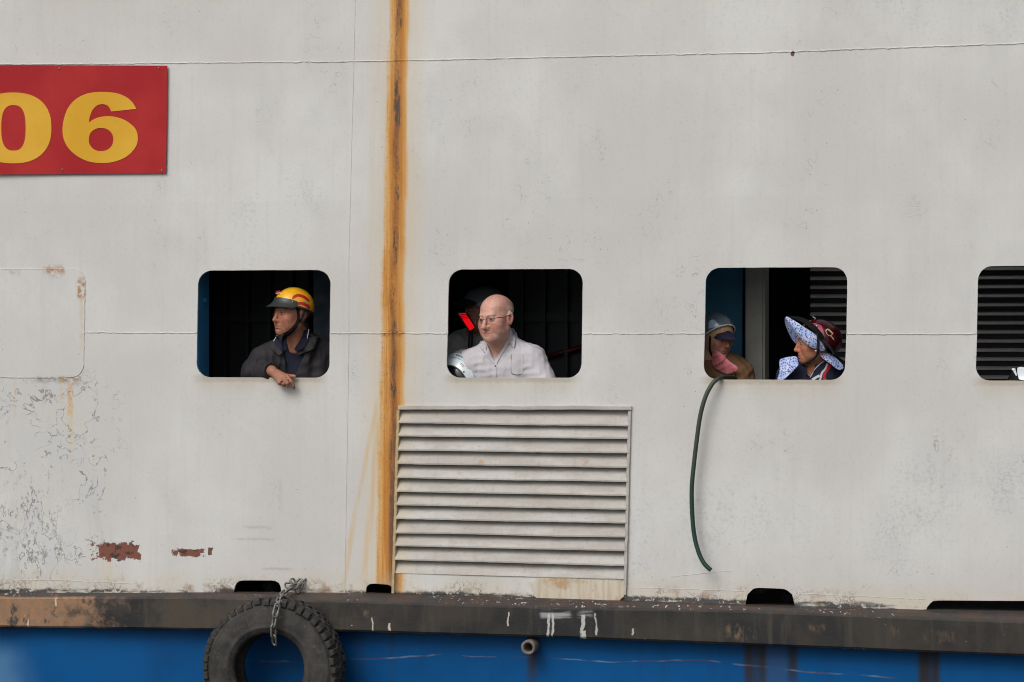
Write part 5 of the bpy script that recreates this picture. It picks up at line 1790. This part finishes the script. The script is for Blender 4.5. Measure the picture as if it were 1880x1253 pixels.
    def MK(px, py, dy=0): return at(px, py, y + dy)
    rows = [[MK(1307, 641, .03), MK(1308, 652, .02), MK(1308, 664, .01), MK(1309, 673, .01)],
            [MK(1313, 643, .0), MK(1314, 654, -.012), MK(1316, 668, -.012), MK(1318, 679, -.0)],
            [MK(1321, 646, -.015), MK(1323, 657, -.035), MK(1325, 671, -.025), MK(1327, 685, -.005)],
            [MK(1331, 655, -.025), MK(1333, 664, -.030), MK(1336, 675, -.022), MK(1338, 687, -.005)],
            [MK(1340, 666, -.018), MK(1343, 671, -.022), MK(1345, 677, -.018), MK(1347, 684, -.008)],
            [MK(1351, 672, -.006), MK(1354, 675, -.008), MK(1354.5, 678, -.008), MK(1353, 681, -.004)]]
    mk = sheet('face_mask', rows, M['pink'], root, .004, 2)
    cord('mask_pleat', [MK(1309, 671, .004), MK(1318, 669, -.016), MK(1326, 663, -.036), MK(1332, 656, -.032)], .0022, M['pink'], mk)
    cord('mask_pleat', [MK(1312, 678, .004), MK(1322, 678, -.014), MK(1332, 673, -.024), MK(1341, 668, -.020)], .0016, M['pink'], mk)
    cord('mask_pleat', [MK(1308, 655, .016), MK(1314, 656, -.012), MK(1322, 652, -.028)], .0016, M['pink'], mk)
    cord('ear_loop', [MK(1345, 680, -.006), MK(1349, 684, -.016), MK(1350, 690, -.012), MK(1345, 694, -.006), MK(1336, 693, -.004), MK(1330, 688, -.004)], .0016, M['strap'], mk)
    trousers(T, M['trouser'], root)
rider_pink()

# ------------------------------------------------------------------ rider in the flowered visor, right of the third window
def floral():
    g = G('blue_flowered_cotton', .85, .2)
    P = g.obj()
    v = g.n('ShaderNodeTexVoronoi'); g.put(v.inputs['Vector'], g.warp(P, 60.0, .004)); v.inputs['Scale'].default_value = 112
    d = v.outputs['Distance']
    dots = g.ss(d, .46, .36)
    big = g.noise(scale=22, detail=3)
    base = g.mix(g.ss(big, .4, .6), (.36, .46, .74), (.52, .57, .77))
    col = g.mix(g.mul(dots, .9), base, g.mix(g.ss(g.noise(scale=90, detail=1, off=2.0), .45, .55), (.035, .05, .24), (.09, .08, .30)))
    return g.out(col, .85, g.bump(g.noise(scale=50, detail=3), .3, .006))
def rider_floral():
    H = Head(PV(1494, 627.5, .16), R(66), R(4), R(0), .90)
    nb = PV(1502, 673, .225)
    T = Torso(nb, PV(1452, 697, .20), PV(1537, 690, .27), R(28), PV(1500, 830, .27), .105, .140)
    root = person_root('person', T, 'rider in maroon helmet with blue flowered sun visor at the third window')
    elL, wrL = PV(1440, 750, .18), PV(1470, 760, .08)
    elR, wrR = PV(1552, 748, .24), PV(1510, 762, .12)
    o = dict(skin=(.40, .165, .095), jaw=1.0, nose=.92, age=1.2, brow=(.04, .03, .025), lip=(.36, .10, .08), eyeh=.0020, wrinkle=.8)
    def body(p):
        d = H.near(p, lambda q: head_field(H.loc(q), o) * H.k)
        d = smin(d, cap(p, H.w(0, -.018, -.072), nb, .049, .054), .025)
        d = smin(d, T.field(p, -.018), .035)
        for a, b, c in ((T.shL, elL, wrL), (T.shR, elR, wrR)):
            d = smin(d, arm(p, a, b, c, .045, .038, .026), .03)
        return d
    lo = A3(at(1420, 600, .2).x, -.02, at(1500, 740, .2).z); hi = A3(at(1566, 600, .3).x, .46, at(1500, 575, .2).z)
    field_obj('body', body, lo, hi, .0032, M['skin'], root, lambda v: skin_color(H.loc(F4(v)), o))
    M['navyjkt'] = cloth_mat('navy_tracksuit_cloth', (.018, .021, .048), .8, 240, .15)
    vb = np.array(proj(lambda p: T.field(p, .008), 1484, 697))
    up = A3(-.05, -.3, .95)
    def jacket(p):
        d = T.field(p, .008)
        for a, b, c, r in ((T.shL, elL, wrL, (.062, .054, .044)), (T.shR, elR, wrR, (.062, .054, .044))):
            d = smin(d, arm(p, a, b, c, *r), .03)
        d = d - cloth_folds(p, 61, .8)
        d = smin(d, collar_ring(p, nb - up * .012, up, .066, .045, .0035, A3(-.5, -.86, 0), .055), .006)
        return smax(d, -cap(p, vb, nb + A3(-.018, -.035, .03), .003, .054), .004)
    field_obj('jacket', jacket, A3(lo[0] - .02, -.02, at(1500, 770, .2).z), A3(hi[0] + .03, .5, at(1500, 640, .2).z), .0045, M['navyjkt'], root)
    allc = lambda p: np.minimum(jacket(p), body(p))
    M['redstripe'] = cloth_mat('red_stripe_cloth', (.50, .025, .035)); M['whstripe'] = cloth_mat('white_stripe_cloth', (.60, .60, .64))
    band_px('jacket_stripe', jacket, [(1525, 667), (1521.5, 676), (1515, 685), (1513, 692), (1515, 699)], 5.5, .0015, M['redstripe'], root, .0015)
    band_px('jacket_stripe', jacket, [(1519, 668), (1515.5, 677), (1509, 685), (1507, 693), (1505, 699)], 3.6, .0015, M['whstripe'], root, .0015)
    band_px('jacket_stripe', jacket, [(1505, 690), (1497, 694), (1491, 698)], 4.5, .0015, M['whstripe'], root, .0015)
    band_px('collar_edge', allc, [(1512, 664), (1503, 671), (1494, 681), (1488, 693)], 1.3, .004, M['whstripe'], root, .0015)
    M['flor'] = floral()
    # helmet
    M['maroon'] = gloss('maroon_helmet', (.045, .003, .008), .15, .5, .6)
    M['hpink'] = gloss('rose_helmet_panel', (.36, .06, .10), .3)
    M['gold'] = gloss('gold_print', (.50, .36, .20), .4)
    Hh = Head(H.c, R(66), R(-20), R(0), .90)
    C, Rr = (0, -.030, .030), (.098, .116, .098)
    rim = lambda az: .050 + (-.030 - .050) * (.5 - .5 * math.cos(az))
    hm = dome('helmet', Hh, C, Rr, rim, M['maroon'], root)
    hm['label'] = 'glossy maroon helmet with gold print'
    hf = lambda p: ell(Hh.loc(p), C, Rr) * Hh.k - .0036
    cord('rim_trim', [Hh.w(*surfpt(C, Rr, az, rim(az) - .002, 1.02)) for az in np.linspace(0, 2 * math.pi, 49)], .0070, M['hblack'], hm, smooth=False)
    # black peak above the visor cloth
    y0 = .10
    leaf('helmet_panel', hf, [[(1490, 594), (1497, 594), (1508, 598)], [(1497, 602), (1504, 602), (1512, 608)], [(1505, 611), (1510, 613), (1514, 621)]], .0008, M['hpink'], hm, .001, 7, 7)
    band_px('helmet_print', hf, [(1516, 608), (1519, 605), (1523, 607), (1527, 611), (1529, 613)], 2.6, .0012, M['gold'], hm, .001)
    band_px('helmet_print', hf, [(1516, 608), (1518, 613), (1522, 617), (1526, 616), (1529, 613)], 1.1, .0012, M['gold'], hm, .001)
    band_px('helmet_print', hf, [(1524.5, 616), (1528, 620), (1531, 624)], 2.0, .0012, M['gold'], hm, .001)
    band_px('helmet_print', hf, [(1492, 581.5), (1495, 583.5), (1497, 585)], 1.5, .0012, M['whstripe'], hm, .001)
    ball('rivet', proj(hf, 1499.5, 599.5, .003), .0065, M['silver'], hm)
    # peak and flowered visor: a folded cone of cloth standing out round the face
    def P(px, py, yy): return at(px, py, yy)
    pk = [[P(1444, 580, .085), P(1460, 585, .062), P(1478, 595, .050), P(1496, 610, .052), P(1511, 625, .075)],
          [P(1455, 582, .10), P(1470, 586, .072), P(1484, 594, .060), P(1499, 606, .058), P(1512.5, 622, .078)],
          [P(1462, 581.5, .125), P(1475, 584, .092), P(1488, 591, .075), P(1501, 603, .070), P(1514, 619, .083)]]
    M['peakblk'] = paint('matt_black_peak', (.008, .009, .010), .7, .15, bump=.05)
    sheet('peak', pk, M['peakblk'], hm, .005, 2)
    vz = [[P(1441.4, 579, .085), P(1457, 588, .060), P(1475, 600, .046), P(1490, 610, .046), P(1501, 617, .056)],
          [P(1444, 586, .078), P(1460, 599, .050), P(1478, 612, .038), P(1492, 621, .040), P(1501, 626, .052)],
          [P(1448, 594, .080), P(1461, 609, .052), P(1477, 623, .042), P(1490, 632, .044), P(1500, 635, .055)],
          [P(1451, 598, .088), P(1463, 614, .064), P(1476, 628, .054), P(1488, 637, .056), P(1499.5, 642, .064)]]
    hz = empty('sun_visor', at(1470, 600, .08)); hz.parent = root; hz.matrix_parent_inverse = Matrix.Translation(-root.location)
    hz['label'] = 'blue flowered cotton sun visor'
    sheet('visor_panel', vz, M['flor'], hz, .003, 2)
    vf = [[P(1441.4, 579, .086), P(1452, 590, .11), P(1462, 604, .135), P(1470, 612, .15)],
          [P(1440, 590, .115), P(1447, 600, .135), P(1456, 611, .15), P(1466, 618, .16)],
          [P(1444, 602, .150), P(1449, 611, .160), P(1457, 620, .17), P(1464, 624, .175)],
          [P(1451.5, 618.5, .185), P(1455, 624, .185), P(1460, 630, .185), P(1464, 632, .185)]]
    sheet('visor_panel', vf, M['flor'], hz, .003, 2)
    # neck cape, front and back
    cf = [[P(1430, 659.5, .12), P(1442, 657, .10), P(1454, 655, .095), P(1463, 654.5, .10)],
          [P(1432, 672, .10), P(1443, 668, .078), P(1455, 664, .075), P(1465, 662, .08)],
          [P(1432, 687, .085), P(1442, 680, .062), P(1454, 673, .062), P(1466, 669, .07)],
          [P(1424.5, 700, .085), P(1434, 700, .058), P(1444, 694, .055), P(1466, 671, .066)]]
    sheet('neck_cape', cf, M['flor'], hz, .003, 2)
    cb = [[P(1504, 650, .11), P(1512, 648, .13), P(1520, 648.5, .16), P(1528, 652, .19)],
          [P(1508, 655, .085), P(1517, 654, .10), P(1528, 657, .13), P(1538, 661, .16)],
          [P(1513, 660, .080), P(1523, 662, .095), P(1535, 666, .12), P(1547, 670, .15)],
          [P(1518, 664, .085), P(1529, 671, .095), P(1540, 682, .11), P(1549.5, 677, .14)]]
    sheet('neck_cape', cb, M['flor'], hz, .003, 2)
    ck = [[P(1502, 622, .062), P(1506, 626, .07), P(1510, 632, .08)], [P(1504, 638, .062), P(1508, 639, .07), P(1514, 640, .085)], [P(1505, 644, .066), P(1509, 645, .075), P(1515, 643, .09)]]
    sheet('visor_panel', ck, M['flor'], hz, .003, 2)
    cord('strap', [P(1501, 612, .050), P(1502, 625, .046), P(1502, 640, .050), P(1500, 652, .066), P(1492, 660, .075), P(1482, 666, .080), P(1472, 669.5, .095)], .0062, M['strap'], hm)
    ball('strap_clip', P(1498, 645, .05), .005, M['silver'], hm, (1, .5, 1))
    trousers(T, M['trouser'], root)
rider_floral()

# ------------------------------------------------------------------ dark figure behind the bald man, lit red lamp beside it
def rider_dark():
    H = Head(PV(885, 574, .60), R(62), R(0), R(0), .95)
    nb = PV(880, 625, .66)
    T = Torso(nb, PV(842, 640, .60), PV(925, 640, .70), R(40), PV(885, 800, .68), .11, .16)
    root = person_root('person', T, 'dim figure in dark helmet and grey jacket behind the bald man')
    elL, wrL = PV(832, 710, .55), PV(860, 720, .45)
    elR, wrR = PV(935, 710, .66), PV(900, 725, .55)
    o = dict(skin=(.42, .20, .14), jaw=1.0, nose=1.0, brow=(.03, .025, .02))
    def body(p):
        d = H.near(p, lambda q: head_field(H.loc(q), o) * H.k)
        d = smin(d, cap(p, H.w(0, -.018, -.075), nb, .052, .056), .025)
        d = smin(d, T.field(p, -.018), .035)
        for a, b, c in ((T.shL, elL, wrL), (T.shR, elR, wrR)):
            d = smin(d, arm(p, a, b, c, .045, .038, .026), .03)
        return d
    lo = A3(at(800, 600, .6).x, .36, at(900, 740, .6).z); hi = A3(at(965, 600, .6).x, .95, at(900, 515, .6).z)
    field_obj('body', body, lo, hi, .005, M['skin'], root, lambda v: skin_color(H.loc(F4(v)), o))
    M['dkjkt'] = cloth_mat('dark_grey_jacket_cloth', (.34, .38, .40), .8)
    def jacket(p):
        d = T.field(p, .012)
        for a, b, c in ((T.shL, elL, wrL), (T.shR, elR, wrR)):
            d = smin(d, arm(p, a, b, c, .064, .056, .046), .03)
        return smin(d - cloth_folds(p, 71), collar_ring(p, nb, A3(0, 0, 1), .07, .05, .005, A3(-.7, -.7, 0), .04), .01)
    field_obj('jacket', jacket, A3(lo[0] - .05, .34, at(900, 770, .6).z), A3(hi[0], 1.0, at(900, 600, .6).z), .006, M['dkjkt'], root)
    M['hdark'] = gloss('dark_slate_helmet', (.14, .17, .19), .3)
    C, Rr = (0, -.016, .036), (.102, .122, .104)
    rim = lambda az: .050 + (-.040 - .050) * (.5 - .5 * math.cos(az))
    hm = dome('helmet', H, C, Rr, rim, M['hdark'], root, 36, 10)
    rows = [[Vector(H.w(*(np.array(surfpt(C, Rr, a, rim(a) + .004, 1.02)) + A3(out * math.sin(a) * .4, out, dz)))) for a in np.linspace(R(-60), R(60), 11)] for out, dz in ((0, .02), (.02, .004), (.05, -.002))]
    sheet('peak', rows, M['hblack'], hm, .004, 1)
    trousers(T, M['trouser'], root)
rider_dark()

def tail_lamp():
    e = empty('tail_lamp', at(858, 640, .42))
    tag(e, 'lit red ribbed lamp glowing in the dark left of the bald man', 'lamp')
    g = G('lit_red_lens', .3, .5)
    X, Y, Z = g.xyz()
    g.bsdf.inputs['Emission Color'].default_value = (1.0, .003, .010, 1)
    g.bsdf.inputs['Emission Strength'].default_value = .75
    M['lamp_on'] = g.out((.35, .005, .01), .3)
    M['lamp_dim'] = gloss('red_lens_rib', (.30, .008, .012), .3)
    y = .42
    q = [(841.5, 575.5), (854, 574.5), (871, 601), (863, 607)]
    def quad(name, a, b, mat, dy=0.0, thick=.014):
        def pt(u, v):
            p0 = Vector(q[0]).lerp(Vector(q[1]), u); p1 = Vector(q[3]).lerp(Vector(q[2]), u)
            p = p0.lerp(p1, v); return at(p.x, p.y, y + dy)
        return sheet(name, [[pt(u, v) for u in (0.02, .5, .98)] for v in np.linspace(a, b, 5)], mat, e, thick, 0, 0.0)
    quad('lens', .40, 1.0, M['lamp_on'])
    for i in range(4):
        quad('lens', .02 + .1 * i, .02 + .1 * i + .055, M['lamp_on'], 0.0, .010)
    def bk(u, v, d):
        p0 = Vector(q[0]).lerp(Vector(q[1]), u); p1 = Vector(q[3]).lerp(Vector(q[2]), u)
        p = p0.lerp(p1, v); return at(p.x, p.y, y + d)
    sheet('housing', [[bk(u, v, .03) for u in (-.12, .5, 1.12)] for v in (-.05, .5, 1.05)], M['black_rub'], e, .03, 0)
    st = tube([bk(.5, .9, .04), at(862, 660, .48), at(858, 760, .5), at(858, 1040, .5)], .012, 8)
    o = pydata('stalk', st[0], st[1], M['black_rub'], e)
tail_lamp()

# ------------------------------------------------------------------ helmets set down on the ledges
def loose_helmet(name, label, c, yaw, pitch, roll, k, mats, full=True, rimlow=-.085):
    H = Head(c, yaw, pitch, roll, k)
    root = empty(name, Vector(H.w(0, 0, -.1)))
    tag(root, label, 'helmet', None)
    C, Rr = (0, 0, 0), (.118, .140, .128)
    def rim(az):
        return -.05 + .060 * max(0, math.cos(az)) ** 1.5 - .045 * (.5 - .5 * math.cos(az))
    sh = dome('shell', H, C, Rr, rim, mats['shell'], root, 48, 14, .008)
    hf = lambda p: ell(H.loc(p), C, Rr) * H.k - .0042
    cord('rim_trim', [H.w(*surfpt(C, Rr, az, rim(az), 1.0)) for az in np.linspace(0, 2 * math.pi, 49)], .008, M['hblack'], root, smooth=False)
    # padded lining
    rows = [[Vector(H.w(*surfpt(C, (Rr[0] * .88, Rr[1] * .88, Rr[2] * .88), az, rim(az) * t + (1 - t) * .08))) for az in np.linspace(0, 2 * math.pi, 25)] for t in (1.0, .6, .2)]
    sheet('lining', rows, M['black_rub'], root, .012, 1)
    return H, root, sh, hf, C, Rr, rim
M['hwhite'] = gloss('white_helmet_shell', (.62, .68, .70), .2)
M['hpale'] = gloss('pale_blue_helmet_band', (.50, .64, .74), .2)
M['hgreyv'] = gloss('grey_helmet_crown', (.30, .29, .32), .3)
M['visor'] = gloss('black_visor', (.006, .007, .012), .08)
M['ink'] = paint('printed_ink', (.10, .11, .13), .5)
def helmet_sill():
    c = PV(853, 693, .18)
    root = empty('helmet', Vector(c) + Vector((0, 0, -.10)))
    tag(root, 'white and pale blue helmet with dark visor lying before the bald man', 'helmet')
    A = Vector((-.34, -.82, -.42)).normalized()
    U = Vector((0, 0, 1)); U = (U - A * U.dot(A)).normalized(); V = A.cross(U)
    rad = (.134, .134, .138)
    def pt(th, ph, k=1.0):
        d = A * math.cos(th) + (U * math.cos(ph) + V * math.sin(ph)) * math.sin(th)
        return Vector(c) + Vector((d.x * rad[0], d.y * rad[1], d.z * rad[2])) * k
    def edge(ph): return R(44 + 8 * math.cos(2 * ph + .6) + 3 * math.sin(3 * ph))
    def ringband(name, f0, f1, k, mat, thick, n=9, parent=root):
        rows = []
        for i in range(n):
            t = i / (n - 1)
            rows.append([pt(f0(ph) + (f1(ph) - f0(ph)) * t, ph, k) for ph in np.linspace(0, 2 * math.pi, 49)])
        return sheet(name, rows, mat, parent, thick, 0)
    shell = ringband('shell', lambda p: R(84), lambda p: R(176), 1.0, M['hgreyv'], .006, 14)
    ringband('shell_band', lambda p: edge(p), lambda p: edge(p) + R(19), 1.0, M['hwhite'], .006)
    ringband('shell_band', lambda p: edge(p) + R(20.2), lambda p: R(84.5), .996, M['hpale'], .006)
    ringband('visor', lambda p: R(1), lambda p: edge(p) + R(3), .95, M['visor'], .004, 8)
    cord('rim_trim', [pt(edge(p), p, .995) for p in np.linspace(0, 2 * math.pi, 49)], .005, M['hblack'], root, smooth=False)
    hg = lambda p: ell(p, c, rad) - .0030
    ball('rivet', proj(hg, 851.5, 683, .001), .0042, M['ink'], root)
    for path in ([(838, 653.5), (839.5, 650.5), (841, 654)], [(841.8, 654.6), (842.6, 651.6), (844.2, 655.4), (845, 652.4)], [(846.5, 656.8), (847.2, 653.6), (849, 657.4)], [(844.5, 668), (848, 671.5), (850.5, 675)], [(846.5, 666.5), (850, 670), (852.5, 673.5)]):
        band_px('print', hg, path, .9, .0008, M['ink'], shell, .0008)
    band_px('print', hg, [(854.3, 660.5), (856, 659), (857.6, 661), (856.2, 663), (854.3, 661)], .8, .0008, M['ink'], shell, .0008)
helmet_sill()
def helmet_right():
    c = PV(1889, 710, .13)
    H, root, sh, hf, C, Rr, rim = loose_helmet('helmet', 'black helmet with white flashes at the right edge, on the sill of the last window', c, R(40), R(10), R(0), .80, dict(shell=M['peakblk']))
    hg = lambda p: hf(p)
    leaf('flash', hg, [[(1868, 676), (1872, 674.5), (1880, 675), (1890, 680)], [(1868, 686), (1873, 685), (1882, 686), (1893, 690)], [(1871, 697), (1876, 698), (1884, 699), (1896, 700)]], .002, M['hwhite'], sh, .002, 7, 9)
    leaf('flash', hg, [[(1857, 677.5), (1861, 676.5), (1864, 677)], [(1861, 683), (1864, 683), (1866, 684)], [(1865, 690), (1866, 690), (1867, 690)]], .002, M['hwhite'], sh, .002, 7, 5)
helmet_right()
